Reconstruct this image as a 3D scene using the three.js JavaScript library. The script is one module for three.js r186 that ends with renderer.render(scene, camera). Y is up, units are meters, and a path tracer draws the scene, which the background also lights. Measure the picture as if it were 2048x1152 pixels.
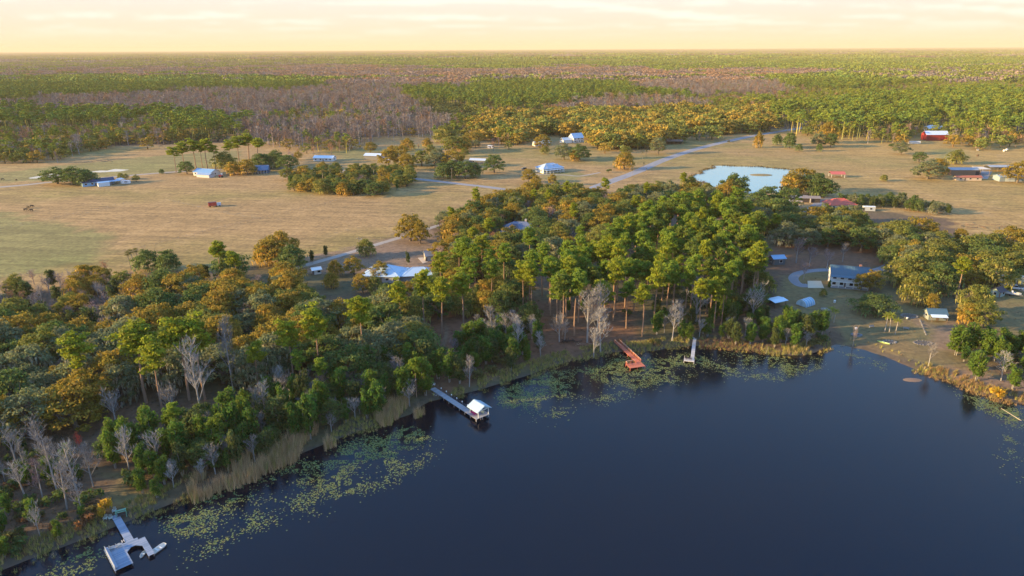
import * as THREE from 'three';
import { MarchingCubes } from 'three/addons/objects/MarchingCubes.js';

// ---------------------------------------------------------------- camera, sky, sun, exposure
const F = 1366, PITCH = Math.atan(479 / F), ROLL = Math.atan(10 / 2048), EYE = 100;
const scene = new THREE.Scene();
const camera = new THREE.PerspectiveCamera(2 * Math.atan(576 / F) * 180 / Math.PI, 2048 / 1152, 1, 90000);
camera.position.set(0, EYE, 0);
camera.rotation.set(-PITCH, 0, -ROLL);
const renderer = new THREE.WebGLRenderer({ antialias: true });
renderer.toneMapping = THREE.LinearToneMapping;
renderer.toneMappingExposure = 2.65;
renderer.shadowMap.enabled = true;

const SUN_AZ = -100 * Math.PI / 180, SUN_EL = 14 * Math.PI / 180;          // to the left of the view, low
const sunDir = new THREE.Vector3(Math.sin(SUN_AZ) * Math.cos(SUN_EL), Math.sin(SUN_EL), -Math.cos(SUN_AZ) * Math.cos(SUN_EL));
const sun = new THREE.DirectionalLight(new THREE.Color().setRGB(1.0, 0.67, 0.28), 5);
sun.position.copy(sunDir).multiplyScalar(1500).add(new THREE.Vector3(0, 0, -400));
sun.target.position.set(0, 0, -400);
sun.castShadow = true; sun.shadow.radius = 2; sun.shadow.mapSize.set(4096, 4096);
Object.assign(sun.shadow.camera, { left: -900, right: 900, top: 900, bottom: -900, near: 10, far: 3500 });
scene.add(sun, sun.target);
scene.fog = new THREE.FogExp2(new THREE.Color().setRGB(1.0, 0.84, 0.58), 0.000042);

// ---------------------------------------------------------------- small maths
function rng(seed) { let s = seed | 0; return () => { s = (s + 0x6d2b79f5) | 0; let t = Math.imul(s ^ (s >>> 15), 1 | s); t = (t + Math.imul(t ^ (t >>> 7), 61 | t)) ^ t; return ((t ^ (t >>> 14)) >>> 0) / 4294967296; }; }
const clamp = (x, a = 0, b = 1) => Math.min(b, Math.max(a, x));
const mix = (a, b, t) => a + (b - a) * t;
const smooth = (a, b, x) => { const t = clamp((x - a) / (b - a)); return t * t * (3 - 2 * t); };
const V = (x, y, z) => new THREE.Vector3(x, y, z);
const NT = 256, noiseTable = (() => { const r = rng(77), a = new Float32Array(NT * NT); for (let i = 0; i < a.length; i++) a[i] = r(); return a; })();
function noise(x, y) {            // value noise, period 256
  const xi = Math.floor(x), yi = Math.floor(y), fx = x - xi, fy = y - yi, ux = fx * fx * (3 - 2 * fx), uy = fy * fy * (3 - 2 * fy);
  const a = (xi & 255), b = ((xi + 1) & 255), c = (yi & 255) * NT, d = ((yi + 1) & 255) * NT;
  const p = noiseTable[c + a], q = noiseTable[c + b], r = noiseTable[d + a], s = noiseTable[d + b];
  return p + (q - p) * ux + (r - p) * uy + (p - q - r + s) * ux * uy;
}
const fbm = (x, y, n = 4) => { let s = 0, a = 0.5, t = 0; for (let i = 0; i < n; i++) { s += a * noise(x, y); t += a; a *= 0.5; x = x * 2.03 + 17.1; y = y * 2.01 + 31.7; } return s / t; };
// where a photograph pixel (2048 x 1152) meets the level y = h, and back
const CP = Math.cos(PITCH), SP = Math.sin(PITCH), CR = Math.cos(ROLL), SR = Math.sin(ROLL);
function P(u, v, h = 1) {
  const a = u - 1024, b = 576 - v, x = a * CR + b * SR, y = -a * SR + b * CR;
  const dy = y * CP - F * SP, dz = -(F * CP + y * SP), t = (h - EYE) / dy;
  return V(x * t, h, dz * t);
}
function pix(x, y, z) {
  const dy = y - EYE, depth = -(z * CP + dy * SP), yy = dy * CP - z * SP, a = x / depth * F, b = yy / depth * F;
  return [1024 + a * CR - b * SR, 576 - (a * SR + b * CR), depth];
}
const polyAt = (pts, h = 1) => pts.map(([u, v]) => { const p = P(u, v, h); return [p.x, p.z]; });
function inside(poly, x, z) {
  let c = false;
  for (let i = 0, j = poly.length - 1; i < poly.length; j = i++) {
    const [xi, zi] = poly[i], [xj, zj] = poly[j];
    if ((zi > z) !== (zj > z) && x < (xj - xi) * (z - zi) / (zj - zi) + xi) c = !c;
  }
  return c;
}
function segDist(x, z, a, b) { const dx = b[0] - a[0], dz = b[1] - a[1], t = clamp(((x - a[0]) * dx + (z - a[1]) * dz) / (dx * dx + dz * dz || 1)); return Math.hypot(x - a[0] - dx * t, z - a[1] - dz * t); }
function edgeDist(poly, x, z, closed = true) { let d = 1e9; for (let i = closed ? 0 : 1; i < poly.length; i++) d = Math.min(d, segDist(x, z, poly[(i + poly.length - 1) % poly.length], poly[i])); return d; }
const signed = (poly, x, z) => (inside(poly, x, z) ? -1 : 1) * edgeDist(poly, x, z);
function curve(pts, n = 6) {       // Catmull-Rom through [x, z] points
  const out = [];
  for (let i = 0; i < pts.length - 1; i++) {
    const a = pts[Math.max(0, i - 1)], b = pts[i], c = pts[i + 1], d = pts[Math.min(pts.length - 1, i + 2)];
    for (let k = 0; k < n; k++) { const t = k / n, w = (p, q, r, s) => 0.5 * (2 * q + (r - p) * t + (2 * p - 5 * q + 4 * r - s) * t * t + (3 * q - p - 3 * r + s) * t * t * t); out.push([w(a[0], b[0], c[0], d[0]), w(a[1], b[1], c[1], d[1])]); }
  }
  out.push(pts[pts.length - 1]);
  return out;
}

// the sky: air and thin cloud streaks
{
  const W = 2048, H = 1024, data = new Float32Array(W * H * 4);
  const stops = [[0, 0.408, 0.326, 0.204], [1.5, 0.398, 0.333, 0.255], [4, 0.388, 0.354, 0.326], [8, 0.313, 0.381, 0.435], [14, 0.15, 0.333, 0.585], [38, 0.075, 0.211, 0.49], [65, 0.15, 0.286, 0.53], [90, 0.156, 0.279, 0.517]];
  for (let j = 0; j < H; j++) {
    const el = (j + 0.5) / H * 180 - 90, e = Math.max(0, el);
    let k = 0; while (k < stops.length - 2 && stops[k + 1][0] < e) k++;
    const t = clamp((e - stops[k][0]) / (stops[k + 1][0] - stops[k][0])), er = el * Math.PI / 180;
    for (let i = 0; i < W; i++) {
      const az = ((i + 0.5) / W - 0.5) * 2 * Math.PI, x = Math.cos(az) * Math.cos(er), y = Math.sin(er), z = Math.sin(az) * Math.cos(er);
      const c = [1, 2, 3].map((n) => mix(stops[k][n], stops[k + 1][n], t));
      if (el >= 0) {
        const q = 1 / (y + 0.09), cx = x * q, cz = z * q;
        let n = fbm(cx * 1.1 + 40 + cz * 0.4, cz * 4.2 + 9, 5);
        const cl = smooth(0.47, 0.68, n) * smooth(0.4, 2.4, e) * (1 - 0.75 * smooth(8, 30, e));
        const bright = mix(1, 0.75, smooth(6, 30, e));
        c[0] = mix(c[0], 0.46 * bright, cl * 0.85); c[1] = mix(c[1], 0.42 * bright, cl * 0.85); c[2] = mix(c[2], 0.365 * bright, cl * 0.85);
        const near = Math.max(0, x * sunDir.x + y * sunDir.y + z * sunDir.z), g = Math.pow(near, 14) * 0.4;
        c[0] += g; c[1] += g * 0.62; c[2] += g * 0.24;
      }
      const o = (j * W + i) * 4; data[o] = c[0]; data[o + 1] = c[1]; data[o + 2] = c[2]; data[o + 3] = 1;
    }
  }
  const t = new THREE.DataTexture(data, W, H, THREE.RGBAFormat, THREE.FloatType);
  t.mapping = THREE.EquirectangularReflectionMapping; t.magFilter = t.minFilter = THREE.LinearFilter; t.needsUpdate = true;
  scene.background = t; scene.environment = t;
}

// ---------------------------------------------------------------- building blocks
class Geo {
  constructor() { this.p = []; this.c = []; this.uv = []; }
  tri(a, b, c, k = 1) { this.p.push(a.x, a.y, a.z, b.x, b.y, b.z, c.x, c.y, c.z); const r = typeof k === 'number' ? [k, k, k] : k; this.c.push(...r, ...r, ...r); return this; }
  quad(a, b, c, d, k) { this.tri(a, b, c, k); return this.tri(a, c, d, k); }
  hexa(v, k) { const [a, b, c, d, e, f, g, h] = v; this.quad(d, c, b, a, k).quad(e, f, g, h, k).quad(a, b, f, e, k).quad(b, c, g, f, k).quad(c, d, h, g, k); return this.quad(d, a, e, h, k); }
  box(x, y, z, w, h, d, ry = 0, k) {            // centred in x and z, standing on y
    const c = Math.cos(ry), s = Math.sin(ry), q = (i, j, l) => V(x + i * w / 2 * c + l * d / 2 * s, y + j * h, z - i * w / 2 * s + l * d / 2 * c);
    return this.hexa([q(-1, 0, 1), q(1, 0, 1), q(1, 0, -1), q(-1, 0, -1), q(-1, 1, 1), q(1, 1, 1), q(1, 1, -1), q(-1, 1, -1)], k);
  }
  bar(a, b, w, h, k) {
    const d = b.clone().sub(a).normalize(), up = Math.abs(d.y) > 0.9 ? V(1, 0, 0) : V(0, 1, 0), r = d.clone().cross(up).normalize().multiplyScalar(w / 2), u = r.clone().cross(d).normalize().multiplyScalar(h / 2);
    const q = (o, i, j) => o.clone().addScaledVector(r, i).addScaledVector(u, j);
    return this.hexa([q(a, -1, -1), q(a, 1, -1), q(b, 1, -1), q(b, -1, -1), q(a, -1, 1), q(a, 1, 1), q(b, 1, 1), q(b, -1, 1)], k);
  }
  tube(a, b, r0, r1, n = 5, k, cap = false) {
    const d = b.clone().sub(a).normalize(), up = Math.abs(d.y) > 0.9 ? V(1, 0, 0) : V(0, 1, 0), r = d.clone().cross(up).normalize(), u = r.clone().cross(d);
    const q = (o, R, i) => o.clone().addScaledVector(r, R * Math.cos(i / n * 6.2832)).addScaledVector(u, R * Math.sin(i / n * 6.2832));
    for (let i = 0; i < n; i++) { this.quad(q(a, r0, i), q(b, r1, i), q(b, r1, i + 1), q(a, r0, i + 1), k); if (cap) { this.tri(b, q(b, r1, i + 1), q(b, r1, i), k); this.tri(a, q(a, r0, i), q(a, r0, i + 1), k); } }
    return this;
  }
  path(pts, rs, n = 5, k) { for (let i = 0; i < pts.length - 1; i++) this.tube(pts[i], pts[i + 1], rs[i], rs[i + 1], n, k); return this; }
  prism(poly, y0, y1, k) {                       // poly of [x, z], any turn
    const s = THREE.ShapeUtils.area(poly.map(([x, z]) => new THREE.Vector2(x, z))) > 0 ? poly.slice().reverse() : poly, v2 = s.map(([x, z]) => new THREE.Vector2(x, z));
    for (const [a, b, c] of THREE.ShapeUtils.triangulateShape(v2.slice(), [])) { const q = (i, y) => V(s[i][0], y, s[i][1]); this.tri(q(a, y1), q(b, y1), q(c, y1), k); this.tri(q(c, y0), q(b, y0), q(a, y0), k); }
    for (let i = 0; i < s.length; i++) { const a = s[i], b = s[(i + 1) % s.length]; this.quad(V(a[0], y0, a[1]), V(b[0], y0, b[1]), V(b[0], y1, b[1]), V(a[0], y1, a[1]), k); }
    return this;
  }
  lathe(pts, n = 10, x = 0, z = 0, k) { for (let j = 0; j < pts.length - 1; j++) for (let i = 0; i < n; i++) { const q = ([r, y], m) => V(x + r * Math.cos(m / n * 6.2832), y, z - r * Math.sin(m / n * 6.2832)); this.quad(q(pts[j], i), q(pts[j], i + 1), q(pts[j + 1], i + 1), q(pts[j + 1], i), k); } return this; }
  add(o) { for (const v of o.p) this.p.push(v); for (const v of o.c) this.c.push(v); return this; }
  geom() {
    const g = new THREE.BufferGeometry();
    g.setAttribute('position', new THREE.Float32BufferAttribute(this.p, 3));
    g.setAttribute('color', new THREE.Float32BufferAttribute(this.c, 3));
    g.computeVertexNormals();
    return g;
  }
}
const mats = new Map();
function M(r, g, b, rough = 0.85, metal = 0, extra = {}) {
  const key = JSON.stringify([r, g, b, rough, metal, extra]);
  if (!mats.has(key)) mats.set(key, new THREE.MeshPhysicalMaterial({ color: new THREE.Color().setRGB(r, g, b), roughness: rough, metalness: metal, vertexColors: true, side: THREE.DoubleSide, ...extra }));
  return mats.get(key);
}
const taken = new Map();
function numbered(name) { const n = taken.get(name) ?? 0; taken.set(name, n + 1); return n ? name + '_' + String(n).padStart(3, '0') : name; }
function shade(o) { o.traverse((m) => { if (m.isMesh) { m.castShadow = true; m.receiveShadow = true; } }); return o; }
const landmarks = [];
function thing(name, label, category, [x, y, z] = [0, 0, 0], turn = 0, group) {
  const o = new THREE.Group(); o.name = numbered(name); scene.add(o);
  o.position.set(x, y, z); o.rotation.y = turn; o.userData = { label, category };
  if (group) o.userData.group = group;
  return o;
}
function part(parent, name, geo, material, label) {
  const m = new THREE.Mesh(geo.isBufferGeometry ? geo : geo.geom(), material); m.name = name; m.castShadow = m.receiveShadow = true;
  if (label) m.userData.label = label;
  parent.add(m); return m;
}
function solo(name, geo, material, label, category, [x, y, z] = [0, 0, 0], turn = 0, group) {
  const m = new THREE.Mesh(geo.isBufferGeometry ? geo : geo.geom(), material); m.name = numbered(name); m.castShadow = m.receiveShadow = true;
  m.position.set(x, y, z); m.rotation.y = turn; m.userData = { label, category }; if (group) m.userData.group = group;
  scene.add(m); return m;
}
function struct(name, geo, material) { const m = new THREE.Mesh(geo.isBufferGeometry ? geo : geo.geom(), material); m.name = numbered(name); m.castShadow = m.receiveShadow = true; m.userData = { kind: 'structure' }; scene.add(m); return m; }
const landmark = (text, o) => { landmarks.push([text, o.position.x, o.position.z]); return o; };
const ORD = ['nearest', 'second nearest', 'third nearest', 'fourth nearest', 'fifth nearest', 'sixth nearest', 'seventh nearest', 'eighth nearest', 'ninth nearest', 'tenth nearest', 'eleventh nearest', 'twelfth nearest', 'thirteenth nearest', 'fourteenth nearest', 'fifteenth nearest', 'sixteenth nearest', 'seventeenth nearest', 'eighteenth nearest', 'nineteenth nearest', 'twentieth nearest'];

// ---------------------------------------------------------------- the land and the lake
const shore = curve(polyAt([[-420, 1330], [-180, 1225], [0, 1143], [120, 1097], [205, 1064], [262, 1040], [320, 1017], [400, 987], [480, 960], [560, 925], [640, 892], [720, 862], [790, 840], [836, 822], [852, 806], [884, 797], [930, 788], [985, 772], [1050, 753], [1120, 728], [1190, 712], [1240, 704], [1300, 704], [1350, 694], [1400, 693], [1470, 698], [1520, 702], [1570, 711], [1620, 709], [1668, 690], [1700, 694], [1740, 704], [1790, 722], [1830, 740], [1870, 754], [1905, 762], [1950, 785], [2000, 800], [2060, 812], [2200, 850], [2500, 940]], 0), 4);
const lakePoly = [...shore, [330, -110], [360, 60], [200, 330], [-120, 360], [-260, 200], [-220, 0], [-190, -50]];
const pondPoly = curve([...polyAt([[1378, 352], [1410, 338], [1440, 333], [1500, 333], [1560, 338], [1600, 345], [1632, 352], [1625, 368], [1580, 385], [1500, 386], [1425, 372], [1378, 352]], 0.8)], 4).map(([x, z]) => [x + (noise(x / 9, z / 9) - 0.5) * 12, z + (noise(x / 9 + 40, z / 9) - 0.5) * 16]);
for (let i = 0; i < 2; i++) pondPoly[i ? pondPoly.length - 1 : 0] = pondPoly[1];
const creekPolys = [polyAt([[56, 355.5], [75, 352], [90, 350.5], [105, 346], [126, 346], [118, 353], [98, 353.5], [84, 355.5], [66, 357.5]]), polyAt([[176, 343.5], [198, 340.5], [214, 341], [228, 337.5], [258, 339], [240, 342.5], [222, 343], [205, 344.5]])];
const holes = [pondPoly, ...creekPolys];
function landHeight(x, z) {
  const d = signed(lakePoly, x, z);
  let y = d < 0 ? Math.max(-2.5, d * 0.25) : 1 - Math.pow(1 - clamp(d / 9), 2);
  if (z < -430) for (const h of holes) { const e = signed(h, x, z); if (e < 6) y = Math.min(y, clamp(0.86 + e * 0.12, 0.1, 1)); }
  return y;
}
const X0 = -660, X1 = 760, Z0 = -1010, Z1 = 60, CELL = 5;
const meadow = polyAt([[-700, 640], [-200, 620], [0, 592], [200, 560], [330, 548], [470, 535], [560, 525], [600, 540], [700, 508], [860, 455], [900, 425], [1010, 390], [1200, 380], [1380, 405], [1560, 425], [1660, 405], [1720, 415], [1900, 440], [1930, 478], [2048, 478], [2700, 490], [2900, 262], [2048, 262], [1500, 258], [1000, 262], [560, 282], [0, 300], [-900, 310]]);
const greenPatches = [[[-300, 380], [0, 345], [130, 330], [330, 310], [480, 300], [470, 330], [330, 345], [130, 360]], [[640, 300], [770, 298], [860, 285], [890, 295], [800, 315], [690, 320]], [[1080, 345], [1140, 342], [1190, 350], [1150, 362], [1090, 360]], [[1860, 300], [1920, 298], [1940, 315], [1890, 320]], [[-300, 440], [0, 425], [230, 470], [200, 520], [0, 560], [-300, 600]]].map((p) => polyAt(p));
const lawns = [[[1660, 600], [1800, 590], [1900, 640], [1980, 690], [1960, 760], [1880, 752], [1740, 700], [1665, 690]], [[1560, 545], [1660, 540], [1740, 590], [1680, 640], [1560, 640], [1540, 590]], [[1960, 590], [2060, 580], [2300, 600], [2300, 720], [2000, 690]], [[200, 930], [270, 925], [310, 985], [290, 1020], [225, 1030], [205, 985]], [[60, 810], [150, 790], [170, 840], [60, 870]]].map((p) => polyAt(p));
const dirts = [[[600, 520], [860, 455], [900, 500], [880, 540], [720, 548], [620, 550]], [[1000, 440], [1090, 440], [1100, 480], [1000, 480]], [[1905, 725], [2060, 760], [2060, 805], [1920, 765]], [[1830, 640], [1930, 650], [1910, 690], [1840, 680]]].map((p) => polyAt(p));
const brown = [[[1560, 455], [1800, 470], [1800, 530], [1700, 545], [1560, 540]], [[840, 590], [1280, 600], [1280, 690], [1040, 720], [860, 790]]].map((p) => polyAt(p));
const tracks = [curve(polyAt([[600, 552], [700, 510], [780, 482], [860, 455]])), curve(polyAt([[1700, 352], [1800, 352], [1900, 357]])), curve(polyAt([[0, 458], [130, 435], [300, 400], [430, 420], [520, 432]])), curve(polyAt([[260, 560], [500, 500], [760, 448]])), curve(polyAt([[880, 700], [900, 640], [905, 590]]))];
{
  const N = 2048, data = new Uint8Array(N * N * 4), toB = (c) => Math.round(255 * clamp(c <= 0.0031308 ? 12.92 * c : 1.055 * Math.pow(c, 1 / 2.4) - 0.055));
  const box = (poly) => { const xs = poly.map((p) => p[0]), zs = poly.map((p) => p[1]); return [Math.min(...xs) - 12, Math.max(...xs) + 12, Math.min(...zs) - 12, Math.max(...zs) + 12]; };
  // coarse distance fields (one value each 5 m), warped by noise when they are read
  const gw = (X1 - X0) / CELL, gh = (Z1 - Z0) / CELL;
  const field = (polys, far = 30, open = false) => { const f = new Float32Array((gw + 1) * (gh + 1)).fill(far); for (const p of polys) { const [a, b, c, d] = box(p); for (let j = Math.max(0, Math.floor((c - far - Z0) / CELL)); j <= Math.min(gh, (d + far - Z0) / CELL); j++) for (let i = Math.max(0, Math.floor((a - far - X0) / CELL)); i <= Math.min(gw, (b + far - X0) / CELL); i++) { const x = X0 + i * CELL, z = Z0 + j * CELL, e = open ? edgeDist(p, x, z, false) : signed(p, x, z); const o = j * (gw + 1) + i; if (e < f[o]) f[o] = e; } } return f; };
  const read = (f, x, z) => { const a = clamp((x - X0) / CELL, 0, gw - 0.001), b = clamp((z - Z0) / CELL, 0, gh - 0.001), i = Math.floor(a), j = Math.floor(b), s = a - i, t = b - j, o = j * (gw + 1) + i; return mix(mix(f[o], f[o + 1], s), mix(f[o + gw + 1], f[o + gw + 2], s), t); };
  const fMeadow = field([meadow]), fGreen = field(greenPatches), fLawn = field(lawns), fDirt = field(dirts), fBrown = field(brown), fTrack = field(tracks, 12, true), fShore = field([shore], 20, true);
  const col = [0, 0, 0];
  const put = (r, g, b, t) => { col[0] = mix(col[0], r, t); col[1] = mix(col[1], g, t); col[2] = mix(col[2], b, t); };
  for (let j = 0; j < N; j++) for (let i = 0; i < N; i++) {
    const x = X0 + (i + 0.5) / N * (X1 - X0), z = Z0 + (j + 0.5) / N * (Z1 - Z0);
    const n1 = fbm(x / 60 + 3, z / 60 + 8, 3), n2 = fbm(x / 9 + 50, z / 9 + 20, 3), n3 = noise(x / 0.9, z / 0.9), n4 = fbm(x / 160 + 90, z / 70 + 60, 3);
    const wx = x + (n2 - 0.5) * 14, wz = z + (noise(x / 7 + 9, z / 7 + 70) - 0.5) * 14;
    col[0] = mix(0.085, 0.125, n2); col[1] = mix(0.058, 0.075, n2); col[2] = mix(0.036, 0.042, n2);
    put(0.07, 0.075, 0.03, smooth(0.5, 0.7, n1) * 0.7);
    put(0.18, 0.078, 0.042, smooth(4, -4, read(fBrown, wx, wz)) * (0.5 + 0.4 * n2));
    const m = smooth(4, -4, read(fMeadow, wx, wz));
    if (m > 0) {
      const streak = fbm(x / 40 + z / 13, z / 2.6 - x / 16, 3), g = smooth(0.40, 0.68, n4 * 0.65 + n1 * 0.35);
      const gold = smooth(150, 420, x); let r = mix(mix(0.30, 0.335, gold), 0.225, g), gg = mix(mix(0.19, 0.215, gold), 0.172, g), b = mix(mix(0.075, 0.060, gold), 0.048, g);
      const dry = smooth(0.55, 0.75, n2) * 0.35; r = mix(r, 0.33, dry); gg = mix(gg, 0.215, dry); b = mix(b, 0.095, dry);
      const tuft = smooth(0.60, 0.78, fbm(x / 2.4 + 11, z / 2.4 + 5, 2)), tone = (0.62 + 0.72 * streak * (0.65 + 0.7 * n2)) * (1 - 0.22 * tuft);
      put(r * tone, gg * tone, b * tone, m);
      put(0.13 * tone, 0.155 * tone, 0.045 * tone, smooth(8, -8, read(fGreen, wx, wz)) * 0.65);
    }
    put(mix(0.13, 0.19, n2), mix(0.115, 0.13, n1), 0.048, smooth(3, -3, read(fLawn, wx, wz)) * 0.9);
    put(mix(0.17, 0.25, n2), mix(0.115, 0.16, n2), mix(0.075, 0.11, n2), smooth(3, -3, read(fDirt, wx, wz)) * 0.8);
    put(0.17, 0.135, 0.085, smooth(1.6, 0.5, read(fTrack, wx * 0.2 + x * 0.8, wz * 0.2 + z * 0.8)) * 0.6);
    put(0.075, 0.06, 0.045, smooth(5, 1.5, read(fShore, wx, wz)) * 0.75);
    const k = 0.72 + 0.56 * n3, o = (j * N + i) * 4;
    data[o] = toB(col[0] * k); data[o + 1] = toB(col[1] * k); data[o + 2] = toB(col[2] * k); data[o + 3] = 255;
  }
  const t = new THREE.DataTexture(data, N, N); t.colorSpace = THREE.SRGBColorSpace; t.magFilter = THREE.LinearFilter; t.needsUpdate = true;
  const B = 256, bump = new Uint8Array(B * B * 4); for (let j = 0; j < B; j++) for (let i = 0; i < B; i++) { const n = 0.6 * noise(i, j) + 0.4 * noise((i * 0.25), (j * 0.25)), o = (j * B + i) * 4; bump[o] = bump[o + 1] = bump[o + 2] = 255 * n; bump[o + 3] = 255; }
  const bt = new THREE.DataTexture(bump, B, B); bt.wrapS = bt.wrapT = THREE.RepeatWrapping; bt.magFilter = THREE.LinearFilter; bt.repeat.set((X1 - X0) / 70, (Z1 - Z0) / 70); bt.needsUpdate = true;
  const pos = [], uv = [], idx = [], nx = gw, nz = gh;
  for (let j = 0; j <= nz; j++) for (let i = 0; i <= nx; i++) { const x = X0 + i * CELL, z = Z0 + j * CELL; pos.push(x, landHeight(x, z), z); uv.push(i / nx, j / nz); }
  for (let j = 0; j < nz; j++) for (let i = 0; i < nx; i++) { const a = j * (nx + 1) + i, b = a + 1, c = a + nx + 1, d = c + 1; idx.push(a, c, b, b, c, d); }
  const g = new THREE.BufferGeometry(); g.setAttribute('position', new THREE.Float32BufferAttribute(pos, 3)); g.setAttribute('uv', new THREE.Float32BufferAttribute(uv, 2)); g.setIndex(idx); g.computeVertexNormals();
  struct('ground', g, new THREE.MeshStandardMaterial({ map: t, bumpMap: bt, bumpScale: 0.12, roughness: 1 }));
}
{   // the plain beyond, out to the horizon, and the land beside and behind the camera
  const grow = (a, dir, end) => { const out = [a]; let s = 60; while (Math.abs(out[out.length - 1]) < end) { out.push(out[out.length - 1] + dir * s); s *= 1.22; } return out; };
  const range = (a, b, n) => Array.from({ length: n + 1 }, (_, i) => a + (b - a) * i / n);
  const xs = [...grow(X0, -1, 42000).reverse(), ...range(X0, X1, 14).slice(1, -1), ...grow(X1, 1, 42000)], zs = [...grow(Z0, -1, 45000).reverse(), ...range(Z0, Z1, 10).slice(1, -1), ...grow(Z1, 1, 3000)];
  const pos = [], col = [], idx = [];
  for (const z of zs) for (const x of xs) { pos.push(x, 1, z); const n = fbm(x / 700 + 5, z / 900 + 3, 3); col.push(mix(0.075, 0.12, n), mix(0.072, 0.078, n), mix(0.034, 0.055, n)); }
  for (let j = 0; j < zs.length - 1; j++) for (let i = 0; i < xs.length - 1; i++) {
    if (xs[i] >= X0 - 1 && xs[i + 1] <= X1 + 1 && zs[j] >= Z0 - 1 && zs[j + 1] <= Z1 + 1) continue;
    if (zs[j] >= Z1 - 1 && xs[i + 1] > -700 && xs[i] < 800 && zs[j] < 400) continue;          // the lake goes on behind the camera
    const a = j * xs.length + i, c = a + xs.length; idx.push(a, c, a + 1, a + 1, c, c + 1);
  }
  const g = new THREE.BufferGeometry(); g.setAttribute('position', new THREE.Float32BufferAttribute(pos, 3)); g.setAttribute('color', new THREE.Float32BufferAttribute(col, 3)); g.setIndex(idx); g.computeVertexNormals();
  struct('terrain', g, new THREE.MeshStandardMaterial({ vertexColors: true, roughness: 1 }));
}
{   // dark tea-coloured lake water with small ripples
  const B = 512, bump = new Uint8Array(B * B * 4);
  for (let j = 0; j < B; j++) for (let i = 0; i < B; i++) { const n = 0.55 * noise(i * 0.25 + 3 * noise(i / 32, j / 32), j * 0.5) + 0.3 * noise(i * 0.5, j) + 0.15 * noise(i, j * 0.25), o = (j * B + i) * 4; bump[o] = bump[o + 1] = bump[o + 2] = 255 * n; bump[o + 3] = 255; }
  const bt = new THREE.DataTexture(bump, B, B); bt.wrapS = bt.wrapT = THREE.RepeatWrapping; bt.magFilter = THREE.LinearFilter; bt.needsUpdate = true;
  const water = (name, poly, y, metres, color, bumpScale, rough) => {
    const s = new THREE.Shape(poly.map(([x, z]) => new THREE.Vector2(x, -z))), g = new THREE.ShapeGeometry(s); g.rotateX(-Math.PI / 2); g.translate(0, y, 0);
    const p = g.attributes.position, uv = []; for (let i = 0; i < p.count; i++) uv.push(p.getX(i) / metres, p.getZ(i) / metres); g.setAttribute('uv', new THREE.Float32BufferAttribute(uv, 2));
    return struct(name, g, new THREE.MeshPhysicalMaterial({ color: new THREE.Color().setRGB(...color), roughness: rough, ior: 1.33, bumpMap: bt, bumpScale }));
  };
  const wide = lakePoly.slice(); for (let i = 0; i < shore.length; i++) { const [x, z] = wide[i], l = Math.hypot(x, z + 60) || 1; wide[i] = [x + x / l * 9, z + (z + 60) / l * 9]; }
  water('lake_water', [...wide.slice(0, shore.length), [420, -110], [440, 80], [240, 420], [-160, 440], [-340, 240], [-300, 0], [-260, -60]], 0, 36, [0.0025, 0.0045, 0.011], 0.02, 0.07);
  const grown = (p, k) => { const cx = p.reduce((s, q) => s + q[0], 0) / p.length, cz = p.reduce((s, q) => s + q[1], 0) / p.length; return p.map(([x, z]) => [x + (x - cx) * k, z + (z - cz) * k]); };
  water('pond_water', grown(pondPoly.slice(0, -1), 0.02), 0.8, 30, [0.21, 0.36, 0.37], 0.006, 0.06);  // water colour lightened, bright sky reflection partly painted into it
  creekPolys.forEach((p) => water('pond_water', grown(p, 0.02), 0.85, 20, [0.42, 0.38, 0.31], 0.004, 0.04));  // pale body colour stands in for whitish sky reflection on these ponds
  // a low grassy islet in the pond
  const c = P(1522, 350, 0.8), g = new Geo(); g.lathe([[7, 0.4], [6, 0.95], [4, 1.25], [1.5, 1.4], [0.01, 1.42]], 12); const o = struct('terrain', g, M(0.22, 0.17, 0.07)); o.position.set(c.x, 0, c.z); o.scale.set(1.5, 1, 0.9);
}
// roads, drives and slabs
function ribbon(name, pts, width, y, material) {
  const c = curve(pts, 8), pos = [], uv = [], idx = [], col = []; let run = 0;
  c.forEach(([x, z], i) => { const a = c[Math.max(0, i - 1)], b = c[Math.min(c.length - 1, i + 1)], l = Math.hypot(b[0] - a[0], b[1] - a[1]), nx = -(b[1] - a[1]) / l, nz = (b[0] - a[0]) / l; if (i) run += Math.hypot(x - c[i - 1][0], z - c[i - 1][1]); const jit = 1 + 0.07 * (noise(run / 5, 3) - 0.5); for (const s of [-1, -0.4, 0.4, 1]) { pos.push(x + nx * width / 2 * s * jit, y - (Math.abs(s) === 1 ? 0.05 : 0), z + nz * width / 2 * s * jit); uv.push(s * width / 12, run / 6); const k = 0.85 + 0.3 * noise(run / 9, s * 3 + 20); col.push(k, k, k); } });
  for (let i = 0; i < c.length - 1; i++) for (let k = 0; k < 3; k++) { const a = i * 4 + k, b = a + 4; idx.push(a, b, a + 1, a + 1, b, b + 1); }
  const g = new THREE.BufferGeometry(); g.setAttribute('position', new THREE.Float32BufferAttribute(pos, 3)); g.setAttribute('uv', new THREE.Float32BufferAttribute(uv, 2)); g.setAttribute('color', new THREE.Float32BufferAttribute(col, 3)); g.setIndex(idx); g.computeVertexNormals();
  return struct(name, g, material);
}
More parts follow.
